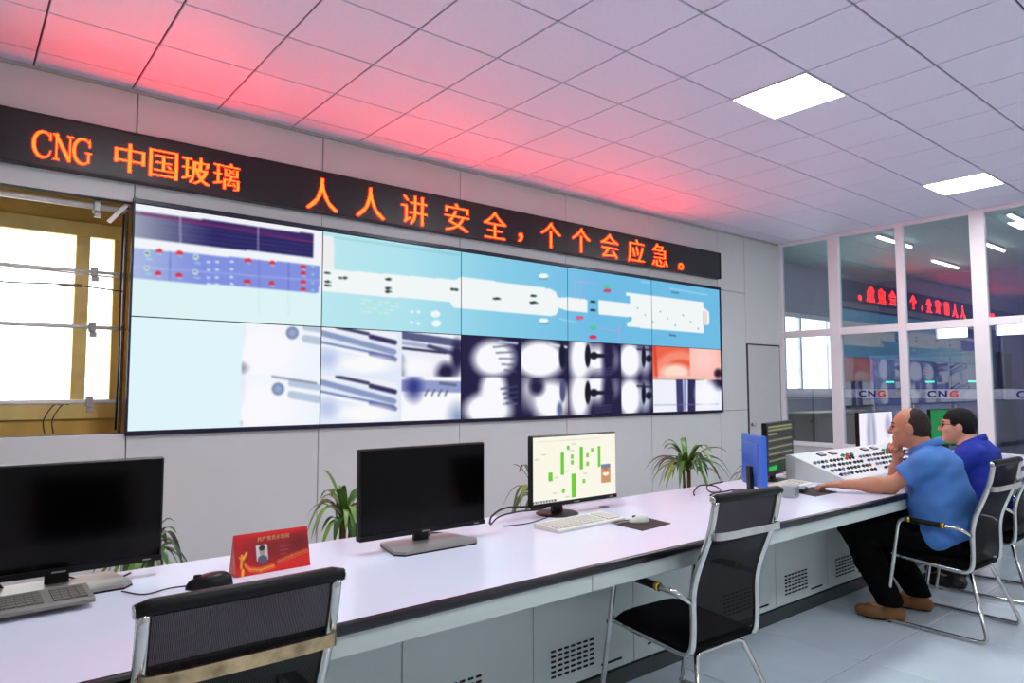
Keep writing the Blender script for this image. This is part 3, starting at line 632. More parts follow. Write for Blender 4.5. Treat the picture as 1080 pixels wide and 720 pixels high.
# pair beside the seated man
M_REFLBACK = mat('monitor_back_painted_reflection', (.24, .44, .85), .2, var=.03)  # blue is the video wall's reflection, painted into the base colour
monitor('computer_monitor', 'small monitor seen from its glossy back, coloured by a painted blue reflection, beside the empty chair', (3.915, 2.433, DZ), math.radians(231.7-180), w=.35, h=.315, zb=.045, base='round', back=M_REFLBACK)
g = Sheet(*np.meshgrid(np.linspace(0, 100, 110), np.linspace(0, 60, 70)), (.16, .17, .17))
for k, y in enumerate((4, 8, 13, 21, 30, 38, 46)): g.line((6, y), (94 if k not in (2,) else 34, y), 1.6 if k > 2 else 2.2, (.62, .62, .42), .9)
for k in range(10): g.line((6, 6+4.3*k), (90, 6+4.3*k), .5, (.40, .42, .36), .7)
g.poly([(0, 50), (100, 50), (100, 60), (0, 60)], (.10, .22, .14)); g.poly([(4, 53), (34, 53), (34, 57.5), (4, 57.5)], (.15, .70, .25))
monitor('computer_monitor', 'dark page monitor with rows of text left of the button console', (4.605, 2.668, DZ), math.atan2(.137, .59), face=g.C, base='round', neck_dx=-.06)
g = Sheet(*np.meshgrid(np.linspace(0, 100, 110), np.linspace(0, 60, 70)), (.95, .94, .98))
g.ell(34, 34, 13, 40, (.62, .63, .74), .35); g.ell(34, 34, 5, 40, (.78, .78, .86), .4); g.ell(86, 20, 9, 14, (.70, .68, .82), .5)
monitor('computer_monitor', 'lit monitor with a pale camera picture behind the button console', (6.35, 2.76, DZ), math.radians(2), w=.72, h=.40, zb=-.02+.06, face=g.C, base='round')
g = Sheet(*np.meshgrid(np.linspace(0, 100, 90), np.linspace(0, 60, 60)), (.12, .50, .27))
g.ell(55, 24, 26, 13, (.88, .95, .90), .15); g.line((10, 48), (90, 48), 2, (.2, .65, .38)); g.ell(55, 24, 10, 5, (.65, .85, .70), .2)
monitor('computer_monitor', 'monitor with a green screen between the two seated men', (7.62, 2.62, DZ), math.radians(-14), w=.56, h=.36, zb=.08, face=g.C, base='round')

# ================================================================== KEYBOARDS, MICE, PADS
def keyboard(label, loc, rz, m, mk, w=.45, d=.155, group=None):
    t = thing('keyboard', label, 'keyboard', loc, rz)
    MB().prism([(-d/2, 0), (d/2, 0), (d/2, .024), (d/2-.01, .026), (-d/2+.004, .014), (-d/2, .010)], 'x', -w/2, w/2).build('body', m, t)
    kb = MB(); rows = 5
    for j in range(rows):
        y = -d/2+.022+j*(d-.04)/rows+.008; z = .0145+(.011)*(y+d/2)/d
        n = 19; x = -w/2+.014
        for i in range(n):
            kw = (w-.028)/n
            if j == 0 and 4 <= i <= 9:
                if i == 4: kb.obox((x+kw*3-.001, y, z), (kw*3-.0015, 0, 0), (0, .0085, 0), (0, 0, .004))
            elif i not in (14,): kb.obox((x+kw/2, y, z), (kw/2-.0012, 0, 0), (0, .0085, .001), (0, 0, .004))
            x += kw
    k = kb.build('keys', mk, t); k['kind'] = 'stuff'
    for x in (-w/2+.04, w/2-.04): MB().box(x-.012, x+.012, -d/2+.01, -d/2+.02, -.0005, .001).build('rubber_foot', M_BLACK, t)
    return t
kb = keyboard('grey keyboard resting on the base of the left monitor', (.135, 2.50, DZ+.0165), math.radians(2), M_KEYG, mat('grey_keys', (.42, .40, .38), .5))
keyboard('white keyboard in front of the lit monitor with green bars', (2.375, 2.412, DZ), math.radians(3), M_KEYW, mat('white_keys', (.82, .80, .76), .5), .47, .165)
keyboard('white keyboard beside the turned away monitor', (4.33, 2.44, DZ), math.radians(8), M_KEYW, mat('white_keys', (.82, .80, .76), .5), .40, .15)
def mouse(label, loc, rz, m):
    t = thing('computer_mouse', label, 'mouse', loc, rz); n, k = 14, 7; V = []; 
    for i in range(k+1):
        s = i/k; z = .034*math.sin(s*math.pi/2); r = math.cos(s*math.pi/2)**.6 if s < 1 else 0.001
        V += [(.031*r*math.cos(2*math.pi*j/n), .055*r*math.sin(2*math.pi*j/n), z*(1-.25*math.sin(2*math.pi*j/n)*r)) for j in range(n)]
    F = [(i*n+j, i*n+(j+1) % n, (i+1)*n+(j+1) % n, (i+1)*n+j) for i in range(k) for j in range(n)]+[tuple(range(n-1, -1, -1)), tuple(k*n+j for j in range(n))]
    MB().add(V, F).build('shell', m, t, True)
    MB().cbox(-.004, .004, .018, .036, .022, .033, .002).build('scroll_wheel', M_BLACK, t)
    MB().tube(spline([(0, .052, .008), (.01, .09, .004), (-.02, .14, .004), (.03, .19, .004)]), .002, 6).build('cord', M_CABLE if m is M_BLACK else M_KEYW, t, True)
    return t
def pad(label, pts, z=DZ):
    c = np.mean(pts, 0); t = MB().prism([(a-c[0], b-c[1]) for a, b in pts], 'z', 0, .003).build('mouse_pad', mat('dark_brown_pad', (.20, .15, .14), .8, var=.15, scale=40, bump=.3, bscale=300), None, False, (c[0], c[1], z))
    return tag(t, label, 'mouse pad')
pad('dark brown mouse pad under the white mouse', [(2.48, 2.12), (2.715, 2.145), (2.745, 2.335), (2.50, 2.345)])
mouse('white mouse on a dark brown pad beside the white keyboard', (2.62, 2.26, DZ+.003), math.radians(70), M_KEYW)
mouse('black mouse on the desk behind the foreground chair', (.69, 2.44, DZ), math.radians(75), M_BLACK).scale = (1.35, 1.35, 1.3)
pad('dark mouse pad beside the seated man\'s hand', [(4.05, 2.12), (4.32, 2.12), (4.42, 2.33), (4.13, 2.33)])
mouse('silver mouse under the hand of the man in the light blue shirt', (4.315, 2.225, DZ+.003), math.radians(-50), M_SILVER)
ph = thing('desk_phone', 'black handset on the dark pad near the seated man\'s hand', 'phone', (4.17, 2.275, DZ+.003), math.radians(20))
MB().cbox(-.085, .085, -.03, .03, 0, .022, .006).build('body', M_BLACK, ph)
MB().cbox(-.055, .055, -.022, .022, .022, .024, .0008).build('keypad', M_SILVER, ph)
bx = thing('small_device_box', 'small grey device box beside the empty chair top on the desk', 'box', (3.93, 2.21, DZ), math.radians(12))
MB().cbox(-.05, .05, -.035, .035, 0, .07, .004).build('body', mat('pale_grey_plastic', (.66, .68, .68), .4), bx)
MB().cbox(-.04, .04, -.037, -.035, .01, .06, .0008).build('front_plate', mat('mid_grey_plastic', (.50, .53, .53), .4), bx)

# cables lying on the desk
def cable(label, pts, r=.004):
    c = Vector(pts[0]); t = MB().tube([p-c for p in spline(pts, 7)], r, 7).build('cable', M_CABLE, None, True, c); return tag(t, label, 'cable')
z = DZ+.005
cable('black cable arching from the desk to the lit monitor', [(2.03, 2.68, z), (2.06, 2.70, z+.03), (2.16, 2.72, z+.055), (2.34, 2.72, z+.045), (2.46, 2.715, z+.06)], .005)
cable('thinner black cable looping below the arched one by the lit monitor', [(2.02, 2.66, z), (2.10, 2.69, z+.025), (2.24, 2.71, z+.03), (2.38, 2.715, z+.025), (2.47, 2.73, z+.04)], .004)
cable('thin grey black cable flat on the desk left of the lit monitor', [(2.05, 2.60, z-.002), (2.18, 2.58, z-.002), (2.32, 2.62, z-.002), (2.42, 2.66, z-.002)], .0025)
cable('short black cable curled behind the middle dark monitor', [(1.60, 2.575, z+.04), (1.66, 2.60, z), (1.74, 2.63, z), (1.70, 2.68, z), (1.63, 2.66, z)], .004)
cable('black cable drooping behind the left monitor neck', [(.14, 2.76, z+.035), (.165, 2.80, z), (.20, 2.81, z), (.26, 2.79, z), (.30, 2.77, z+.03)], .004)
cable('thin black cable right of the left monitor neck', [(.33, 2.77, z+.02), (.38, 2.78, z), (.43, 2.76, z+.006), (.48, 2.74, z), (.52, 2.78, z)], .003)
cable('black cable looped on the desk left of the turned away monitor', [(3.52, 2.60, z), (3.60, 2.66, z+.01), (3.72, 2.70, z+.03), (3.82, 2.66, z+.02), (3.76, 2.58, z+.002), (3.68, 2.60, z+.004), (3.74, 2.66, z+.03), (3.85, 2.62, z+.05)], .0045)
cable('short black cable end in front of the looped one', [(3.58, 2.53, z), (3.66, 2.55, z+.004), (3.74, 2.52, z+.012), (3.80, 2.505, z+.02)], .0045)

# ================================================================== RED TENT CARD
tc_ = thing('tent_card', 'red folded tent card with gold lettering and a portrait on the desk', 'tent card', (.925, 2.53, DZ), math.radians(1))
gcd = Sheet(*np.meshgrid(np.linspace(0, 100, 140), np.linspace(0, 48, 70)), (.80, .05, .07))
gcd.ell(60, 22, 45, 16, (.48, .03, .05), .7, .8); gcd.ell(88, 18, 14, 12, (.40, .02, .04), .6, .7); gcd.ell(60, 0, 50, 5, (.92, .10, .10), .5, .8)
gcd.poly([(0, 39), (20, 46), (50, 42), (80, 34), (100, 30), (100, 48), (0, 48)], (.88, .10, .06))
for o, c in ((0, (.98, .72, .28)), (2.2, (.95, .45, .15)), (-2, (.93, .35, .12))): 
    for a, b in (((12, 35), (18, 41)), ((18, 41), (32, 43.5)), ((32, 43.5), (50, 41))): gcd.line((a[0], a[1]+o), (b[0], b[1]+o), 2.2, c, .85)
    for a, b in (((55, 37.5), (75, 33)), ((75, 33), (98, 29))): gcd.line((a[0], a[1]+o), (b[0], b[1]+o), 1.2, c, .8)
gcd.line((7, 38), (9, 24), 3, (.95, .65, .15)); gcd.line((9, 30), (15, 22), 3, (.97, .72, .2)); gcd.line((6, 26), (9, 30), 2.5, (.95, .55, .12)); gcd.line((8, 48), (9, 41), 3.5, (.98, .75, .2))
gcd.poly([(28, 15), (43, 15), (43, 33), (28, 33)], (.82, .80, .82)); gcd.ell(35.5, 22.5, 3.6, 5.2, (.70, .58, .52), .1); gcd.ell(35.5, 18.6, 4, 3.2, (.16, .14, .15), .15); gcd.ell(35.5, 32, 6.5, 5, (.35, .36, .42), .1)
for k in range(3): gcd.line((60, 20+4.5*k), (74-3*k, 20+4.5*k), .9, (.85, .55, .45), .6)
M_CARD = bpy.data.materials.new('printed_card'); M_CARD.use_nodes = True
_b = M_CARD.node_tree.nodes['Principled BSDF']; _a = M_CARD.node_tree.nodes.new('ShaderNodeVertexColor'); _a.layer_name = 'picture'; M_CARD.node_tree.links.new(_a.outputs[0], _b.inputs['Base Color']); _b.inputs['Roughness'].default_value = .35
M_CARDR = mat('red_card', (.86, .22, .20), .45, var=.04)
cw, chh, cd = .135, .138, .036
lean = math.atan2(cd, chh)
for sgn in (-1, 1):
    MB().add([(-cw, sgn*cd, 0), (cw, sgn*cd, 0), (cw, 0, chh), (-cw, 0, chh), (-cw, sgn*(cd-.0015), 0), (cw, sgn*(cd-.0015), 0), (cw, 0, chh-.004), (-cw, 0, chh-.004)], [(0, 1, 2, 3), (4, 7, 6, 5), (0, 4, 5, 1), (1, 5, 6, 2), (2, 6, 7, 3), (3, 7, 4, 0)]).build('card_leaf', M_CARDR, tc_)
MB().add([(-cw+.001, -cd+.002, .001), (-cw+.001, cd-.002, .001), (-cw+.001, 0, chh-.006), (-cw+.002, -cd+.002, .001), (-cw+.002, cd-.002, .001), (-cw+.002, 0, chh-.006)], [(0, 1, 2), (3, 5, 4), (0, 3, 4, 1), (1, 4, 5, 2), (2, 5, 3, 0)]).build('card_gusset', mat('pale_red_card', (.93, .45, .40), .5), tc_)
fc = display_face('printed_front', gcd.C, -cw+.001, cw-.001, 0, 0, math.hypot(cd, chh)-.001, tc_, M_CARD, (0, -cd-.0008, .0005), (-lean, 0, 0))
me, dim = text_mesh('共产党员示范岗', .017, .0003, 0); me.materials.clear(); me.materials.append(mat('gold_print', (.90, .66, .45), .4)); put('card_title', me, fc, (.005, -.0006, .118), (math.pi/2, 0, 0))

# ================================================================== BUTTON CONSOLE
M_CONS = mat('white_console_steel', (.88, .88, .88), .35, var=.02)
CX0, CX1 = 4.66, 6.75
cn = thing('button_console', 'white sloping operator console with rows of coloured buttons and gauges', 'console', (CX0, 2.22, DZ))
pf = [(0, 0), (0, .035), (.39, .172), (.43, .172), (.43, 0)]
MB().prism(pf, 'x', 0, CX1-CX0).build('housing', M_CONS, cn)
sl = Vector((0, .39, .137)); sn = sl.normalized(); nn = Vector((0, -sn.z, sn.y))
def onc(u, t): return Vector((u, 0, .035))+sl*t+nn*.0005
for k in range(3):
    a = .03+k*.69; MB().obox(onc(a+.33, .5)-nn*.0003, (.335, 0, 0), sn*.195, nn*.0012).build('face_plate', mat('console_face_white', (.90, .90, .89), .3, var=.01), cn)
BC = {'k': mat('black_button', (.05, .06, .06), .3), 'g': mat('green_button', (.10, .52, .38), .3), 'r': mat('red_button', (.72, .12, .16), .3), 'b': mat('navy_button', (.10, .13, .35), .3), 'd': mat('dark_green_button', (.07, .22, .16), .3), 'w': mat('grey_button', (.45, .48, .52), .3)}
bm_ = {k: MB().lathe([(.0135, 0), (.0145, .004), (.011, .006), (.0105, .014), (.008, .017), (.002, .0175)], 12).mesh('push_button', m, True) for k, m in BC.items()}
tilt = math.atan2(.137, .39)
rows = ["b.w.b.w.kk.dk.kk.w", "w.b.w.k.dd.kd.kk.r", "b.w.w.g.kd.kk.dk.k", "w.w.b.k.kk.dd.kr.w"]
lay = ['bwwbkkddkk..', 'wwbwddkdkkr.', 'bwwbkdgkkdk.', 'wwkwkkdkrkk.']
for rep in range(3):
    for j, row in enumerate(lay):
        for i, c in enumerate(row):
            if c == '.': continue
            u = .05+rep*.69+i*.053+.02*(i//4); 
            if u > CX1-CX0-.04: continue
            put('push_button', bm_[c], cn, onc(u, .16+.155*j), (tilt, 0, 0))
    for q in range(2):
        u = .34+rep*.69+q*.17
        gg = MB().obox((0, 0, 0), (.04, 0, 0), (0, .02, 0), (0, 0, .008)).build('gauge', M_BLACK, cn, False, onc(u, .88), (tilt, 0, 0))
        MB().box(-.026, .026, -.011, .011, .008, .009).build('gauge_dial', mat('gauge_dial_pale', (.70, .70, .66), .4), gg)
    for q, c in enumerate('grgbg'):
        put('push_button', bm_[c], cn, onc(.55+rep*.69+q*.035, .74-.05*(q % 2)), (tilt, 0, 0)).scale = (1.15, 1.15, 1.2)
#@@CHAIRS
# ================================================================== CHAIRS
WB, WA, TR = .205, .265, .0115        # half width between back posts, between arms, tube radius
PROF = [(.235, .402), (.15, .392), (-.10, .372), (-.175, .370), (-.212, .395), (-.222, .48), (-.224, .60), (-.245, .69), (-.282, .78), (-.314, .86), (-.332, .93), (-.343, .985)]
def make_chair(label):
    t = thing('office_chair', label, 'chair')
    side = spline([(0, y, z) for y, z in PROF], 3)
    for s in (-1, 1):
        MB().tube([(s*WB, p.y, p.z) for p in side], .0145, 8).build('back_post', M_CHROME, t, True)
    # sling of woven mesh on the back
    bp = [p for p in side if p.z > .40 and p.y < -.15]; n = 6; V = []
    for p in bp:
        for j in range(n+1):
            u = -1+2*j/n; V.append((u*(WB-.004), p.y-.012*(1-u*u)*min(1, max(0, p.z-.40)*4), p.z))
    F = [(i*(n+1)+j, i*(n+1)+j+1, (i+1)*(n+1)+j+1, (i+1)*(n+1)+j) for i in range(len(bp)-1) for j in range(n)]
    MB().add(V, F).build('back_mesh', M_MESH, t, True)
    MB().tube([(-WB-.016, -.343, .992), (-WB+.01, -.344, .996), (0, -.349, .996), (WB-.01, -.344, .996), (WB+.016, -.343, .992)], [.014, .0175, .0175, .0175, .014], 12).build('top_roll', mat('black_leatherette', (.022, .022, .026), .5, spec=.25, var=.2, scale=40, bump=.3, bscale=120), t, True)
    for s in (-1, 1):
        MB().lathe([(.013, 0), (.014, .003), (.004, .004)], 10).build('post_cap', M_CHROME, t, True, (s*(WB+.0165), -.343, .992), (0, s*math.pi/2, 0))
    cb_ = fillet([(-WB, -.312, .850), (-WB, -.350, .853), (-.12, -.360, .854), (.12, -.360, .854), (WB, -.350, .853), (WB, -.312, .850)], .035, 4)
    m_ = MB(); k = len(cb_)
    for i, p in enumerate(cb_):
        q = cb_[min(i+1, k-1)]-cb_[max(i-1, 0)]; q.z = 0; q.normalize(); o = Vector((-q.y, q.x, 0))*.005
        m_.v += [tuple(p+o*a+Vector((0, 0, .0145*b))) for a, b in ((-1, -1), (1, -1), (1, 1), (-1, 1))]
    m_.f = [(4*i+j, 4*i+(j+1) % 4, 4*i+4+(j+1) % 4, 4*i+4+j) for i in range(k-1) for j in range(4)]+[(0, 1, 2, 3), (4*k-1, 4*k-2, 4*k-3, 4*k-4)]; m_.m = [0]*len(m_.f)
    m_.build('back_crossbar', M_RUST if 'foreground' in label else M_CHROME, t, 'auto')
    for s in (-1, 1):
        MB().lathe([(.008, 0), (.008, .004), (.003, .006)], 10).build('screw', M_RUST, t, True, (s*(WB+.002), -.324, .855), (math.pi/2, 0, 0))
    # seat cushion
    V = []; nx, ny = 8, 9
    for top in (1, 0):
        for j in range(ny+1):
            v = j/ny; y = -.205+.46*v; zc = .378+.03*v-.03*max(0, v-.85)/.15
            for i in range(nx+1):
                u = -1+2*i/nx; e = (1-abs(u)**6)*(1-abs(2*v-1)**8)
                V.append((u*(WB+.012), y, zc+(.012+.030*e if top else -.022*e-.004)))
    N1 = (nx+1)*(ny+1); F = []
    for j in range(ny):
        for i in range(nx):
            a = j*(nx+1)+i; F += [(a, a+1, a+nx+2, a+nx+1), (N1+a, N1+a+nx+1, N1+a+nx+2, N1+a+1)]
    ring = [i for i in range(nx+1)]+[(j+1)*(nx+1)+nx for j in range(ny)]+[ny*(nx+1)+nx-1-i for i in range(nx)]+[(ny-1-j)*(nx+1) for j in range(ny-1)]
    F += [(ring[i], N1+ring[i], N1+ring[(i+1) % len(ring)], ring[(i+1) % len(ring)]) for i in range(len(ring))]
    MB().add(V, F).build('seat', M_SEAT, t, 'auto')
    # sled frame: arm - front leg - runner - rear leg, joined under the seat
    def half(s): return [(s*(WB+.008), -.222, .575), (s*WA, -.19, .618), (s*WA, .145, .634), (s*(WA+.005), .245, .02), (s*(WA+.005), .255, .0125), (s*(WA-.0), -.30, .0125), (s*.15, -.19, .350)]
    L_ = fillet(half(-1), .05, 5); R_ = fillet(half(1), .05, 5)
    MB().tube(L_+[Vector((-.12, -.18, .357)), Vector((.12, -.18, .357))]+R_[::-1], TR, 8).build('sled_frame', M_CHROME, t, True)
    for s in (-1, 1):
        pd = MB().tube([(s*WA, -.11, .622), (s*WA, -.06, .6245), (s*WA, .06, .630), (s*WA, .11, .6325)], [.013, .0165, .0165, .013], 10).build('arm_pad', M_BLACK, t, True)
        for y, z_ in ((-.095, .6228), (.09, .6315)): MB().tube([(s*WA, y-.009, z_), (s*WA, y+.009, z_)], .0185, 10).build('brass_ring', M_BRASS, pd, True)
        MB().lathe([(.012, 0), (.012, .004), (.006, .006)], 10).build('glide', M_BLACK, t, False, (s*(WA+.004), .22, -.0005))
    return t
def place(o, x, y, rz, sx=1.): o.location = (x, y, 0); o.rotation_euler = (0, 0, math.radians(rz)); o.scale = (sx, 1, 1); return o
place(make_chair('mesh backed chair with a rusted crossbar in the left foreground'), .508, 1.86, 0, .97)
ch0 = place(make_chair('empty black mesh chair pushed in at the middle of the desk'), 2.52, 1.93, -3); ch0['group'] = 'chrome framed mesh chairs at the desk'
for x, y, r, lab in ((4.76, 1.68, -2, 'mesh chair carrying the man in the light blue shirt'), (5.77, 1.77, 2, 'mesh chair carrying the man in the royal blue shirt'), (7.6, 1.45, -12, 'empty mesh chair at the far right by the glass partition')):
    c = copy_tree(ch0); place(c, x, y, r); c['label'] = lab
#@@PLANTS
def plant(label, x, y, zt, spread, n, seed, ptop=.62):
    rnd = random.Random(seed)
    t = thing('potted_plant', label, 'plant', (x, y, 0), 0, 'potted plants behind the desk')
    MB().lathe([(.10, 0), (.115, .02), (.135, ptop-.03), (.142, ptop), (.128, ptop), (.122, ptop-.04)], 20).build('pot', mat('white_planter', (.85, .85, .83), .35), t, 'auto')
    MB().lathe([(.12, ptop-.04), (.06, ptop-.03), (.001, ptop-.028)], 14).build('soil', mat('dark_soil', (.18, .13, .10), .9, var=.3, scale=50, bump=.8), t)
    for k in range(3): MB().tube([(.02*math.cos(2*k), .02*math.sin(2*k), ptop-.06), (.03*math.cos(2*k), .03*math.sin(2*k), zt-.16)], [.012, .008], 7).build('stem', mat('brown_green_stem', (.40, .36, .16), .7), t, True)
    lm = [mat('leaf_green', (.28, .46, .16), .38, var=.3, scale=9), mat('leaf_light_green', (.48, .60, .28), .38, var=.25, scale=9), mat('leaf_dark_green', (.18, .34, .13), .36, var=.3, scale=9)]
    for i in range(n):
        a = 2.399*i+rnd.uniform(-.3, .3); up = rnd.uniform(.05, .16) if i % 3 else rnd.uniform(.14, .22); R_ = spread*rnd.uniform(.6, 1.05)*(.75 if up > .16 else 1); dr = rnd.uniform(.10, .30) if up < .16 else rnd.uniform(.0, .12)
        base = zt-.20+rnd.uniform(-.03, .03); V = []; m = 8; wmax = rnd.uniform(.014, .022); ca, sa = math.cos(a), math.sin(a)
        for k in range(m+1):
            s = k/m; r = R_*(s**.9); z_ = base+up*4*s*(1-.55*s)*.6-dr*s**2.6*.9; w_ = wmax*(math.sin(math.pi*min(1, s*.92+.08))**.6)
            for q, dz in ((-1, .004), (0, -.002), (1, .004)): V.append((r*ca-q*w_*sa, r*sa+q*w_*ca, z_+dz*w_/.015))
        F = [(3*k+j, 3*k+j+1, 3*k+4+j, 3*k+3+j) for k in range(m) for j in range(2)]
        MB().add(V, F).build('leaf', lm[i % 3], t, True)
    return t
plant('green spiky plant right of the left dark monitor', .66, 3.25, .90, .20, 30, 3)
plant('green spiky plant left of the middle dark monitor', 1.56, 3.25, .95, .21, 34, 4)
plant('green spiky plant peeking out left of the lit monitor', 2.86, 3.30, .93, .22, 26, 5)
plant('green arching plant between the lit monitor and the turned away one', 4.32, 3.25, 1.02, .33, 44, 8)
plant('green plant half hidden behind the turned away monitor', 5.22, 3.25, .90, .24, 24, 9)
#@@PEOPLE
# ================================================================== PEOPLE: continuous bodies grown from a distance field
class Field:
    """smooth union of tapered limbs and ellipsoids on a voxel grid, meshed by surface nets"""
    def __init__(s, lo, hi, h):
        s.lo = np.array(lo, float); s.h = h; n = np.ceil((np.array(hi)-s.lo)/h).astype(int)+1
        s.F = np.full(tuple(n), 1.0, np.float32); s.ax = [s.lo[i]+h*np.arange(n[i]) for i in range(3)]
    def _blk(s, lo, hi):
        sl = tuple(slice(max(0, int((lo[i]-s.lo[i])/s.h)-1), max(0, min(s.F.shape[i], int((hi[i]-s.lo[i])/s.h)+3))) for i in range(3))
        P = np.stack(np.meshgrid(*[s.ax[i][sl[i]] for i in range(3)], indexing='ij'), -1); return sl, P
    def _join(s, sl, d, k):
        f = s.F[sl]; h = np.clip(.5+.5*(f-d)/k, 0, 1); s.F[sl] = f+(d-f)*h-k*h*(1-h)
    def cone(s, a, b, ra, rb, k=.03, cut=False):
        a, b = np.array(a, float), np.array(b, float); m = max(ra, rb)+k*1.5+.03; sl, P = s._blk(np.minimum(a, b)-m, np.maximum(a, b)+m)
        if 0 in P.shape: return
        d = b-a; L2 = d@d; tr = ((P-a)@d)/L2; t = np.clip(tr, 0, 1); q = np.linalg.norm(P-a-t[..., None]*d, axis=-1)-(ra+(rb-ra)*t)
        if cut: q = np.maximum(q, (tr-1)*math.sqrt(L2))
        s._join(sl, q, k)
    def ell(s, c, r, k=.03, rx=0., rz=0.):
        c, r = np.array(c, float), np.array(r, float); m = r.max()+k*1.5+.03; sl, P = s._blk(c-m, c+m)
        if 0 in P.shape: return
        Q = P-c
        if rx: y, z = Q[..., 1]*math.cos(rx)+Q[..., 2]*math.sin(rx), -Q[..., 1]*math.sin(rx)+Q[..., 2]*math.cos(rx); Q = np.stack([Q[..., 0], y, z], -1)
        if rz: x, y = Q[..., 0]*math.cos(rz)+Q[..., 1]*math.sin(rz), -Q[..., 0]*math.sin(rz)+Q[..., 1]*math.cos(rz); Q = np.stack([x, y, Q[..., 2]], -1)
        k0 = np.linalg.norm(Q/r, axis=-1); k1 = np.linalg.norm(Q/r**2, axis=-1)+1e-9; s._join(sl, k0*(k0-1)/k1, k)
    def chain(s, pts, rs, k=.02):
        for i in range(len(pts)-1): s.cone(pts[i], pts[i+1], rs[i], rs[i+1], k)
    def keep(s, fn):
        X, Y, Z = np.meshgrid(*s.ax, indexing='ij', sparse=True); s.F = np.maximum(s.F, fn(X, Y, Z).astype(np.float32))
    def push(s, fn):
        X, Y, Z = np.meshgrid(*s.ax, indexing='ij', sparse=True); s.F = s.F+fn(X, Y, Z).astype(np.float32)
    def build(s, name, m, parent):
        F = s.F; I = F < 0; n = np.array(F.shape); c = np.zeros(tuple(n-1), np.int8)
        off = [(i, j, k) for i in (0, 1) for j in (0, 1) for k in (0, 1)]
        for o in off: c += I[o[0]:n[0]-1+o[0], o[1]:n[1]-1+o[1], o[2]:n[2]-1+o[2]]
        act = (c > 0) & (c < 8); ids = np.argwhere(act); num = np.full(act.shape, -1, np.int64); num[act] = np.arange(len(ids))
        val = np.stack([F[ids[:, 0]+o[0], ids[:, 1]+o[1], ids[:, 2]+o[2]] for o in off], 1); O = np.array(off, float)
        acc = np.zeros((len(ids), 3)); cnt = np.zeros(len(ids))
        for a in range(8):
            for b in range(a+1, 8):
                if np.abs(O[a]-O[b]).sum() != 1: continue
                cr = (val[:, a] < 0) != (val[:, b] < 0); t = val[cr, a]/(val[cr, a]-val[cr, b]); acc[cr] += O[a]+(O[b]-O[a])*t[:, None]; cnt[cr] += 1
        V = s.lo+(ids+acc/cnt[:, None])*s.h; Q = []
        for ax in range(3):
            u, v = [(1, 2), (2, 0), (0, 1)][ax]
            sa = [slice(None)]*3; sb = [slice(None)]*3; sa[ax] = slice(0, -1); sb[ax] = slice(1, None); A = I[tuple(sa)]; B = I[tuple(sb)]
            e = np.argwhere(A != B); e = e[(e[:, u] > 0) & (e[:, v] > 0) & (e[:, u] < n[u]-1) & (e[:, v] < n[v]-1)]
            fl = A[e[:, 0], e[:, 1], e[:, 2]]; du = np.zeros(3, int); du[u] = 1; dv = np.zeros(3, int); dv[v] = 1
            g_ = lambda q: num[q[:, 0], q[:, 1], q[:, 2]]
            q4 = np.stack([g_(e-du-dv), g_(e-dv), g_(e), g_(e-du)], 1); q4[~fl] = q4[~fl][:, ::-1]; Q.append(q4)
        Q = np.concatenate(Q); Q = Q[(Q >= 0).all(1)]
        me = bpy.data.meshes.new(name); me.from_pydata(V.tolist(), [], Q.tolist()); me.materials.append(m)
        me.polygons.foreach_set('use_smooth', [True]*len(me.polygons)); me.update(); return put(name, me, parent)

def hand(f, wrist, d, n, side, curl, L=1.0, spread=.5):
    """palm and five fingers. d: pointing direction, n: back-of-hand normal, side: direction of the thumb; curl in radians per joint"""
    W, d, n = Vector(wrist), Vector(d).normalized(), Vector(n).normalized(); sd = Vector(side); sd = (sd-d*sd.dot(d)).normalized(); n = (n-d*n.dot(d)-sd*n.dot(sd)).normalized()
    k0 = W+d*.025; k1 = W+d*.085*L
    for q in (-.026, -.009, .009, .026): f.cone(k0+sd*q*.8, k1+sd*q, .017, .014, .012)
    for q, l in ((.030, .070), (.010, .080), (-.010, .074), (-.029, .058)):
        p = k1+sd*q; a = curl*.6; r = .0098
        for seg in (.45, .32, .26):
            dr = d*math.cos(a)-n*math.sin(a); e = p+dr*l*L*seg*1.15; f.cone(p, e, r, r*.92, .005); p = e; r *= .92; a += curl
    p = W+d*.03+sd*.03; t = (d*.75+sd*.65-n*.25).normalized(); e = p+t*.045*L; f.cone(W+d*.02+sd*.012, p, .015, .014, .012); f.cone(p, e, .013, .0115, .008)
    t2 = (d*.9+sd*(.25-.5*min(1, curl))-n*.45*curl).normalized(); f.cone(e, e+t2*.035*L, .0115, .010, .005)
def head(f, c, r=(.080, .104, .124), yaw=0.):
    c = np.array(c)
    def w(x, y, z): return (c[0]+x*math.cos(yaw)-y*math.sin(yaw), c[1]+x*math.sin(yaw)+y*math.cos(yaw), c[2]+z)
    f.ell(w(0, -.004, .018), (r[0], r[1], r[2]-.018), .02, rz=yaw)
    f.ell(w(0, .028, -.055), (.066, .072, .066), .03, rz=yaw); f.ell(w(0, .074, -.098), (.034, .030, .024), .025, rz=yaw)
    f.ell(w(0, .086, .026), (.050, .020, .013), .012, rz=yaw); f.cone(w(0, .100, .014), w(0, .118, -.026), .009, .0145, .010)
    for s in (-1, 1):
        f.cone(w(s*.004, .112, -.030), w(s*.014, .104, -.030), .009, .008, .006); f.ell(w(s*.043, .070, -.022), (.024, .025, .022), .02, rz=yaw)
        f.ell(w(s*.081, -.004, -.006), (.010, .022, .034), .006, rz=yaw); f.cone(w(s*.080, .004, -.034), w(s*.079, .006, -.026), .008, .009, .006)
    f.cone(w(-.020, .094, -.060), w(.020, .094, -.060), .0085, .0085, .008); f.cone(w(-.017, .092, -.072), w(.017, .092, -.072), .009, .009, .008)
    return w
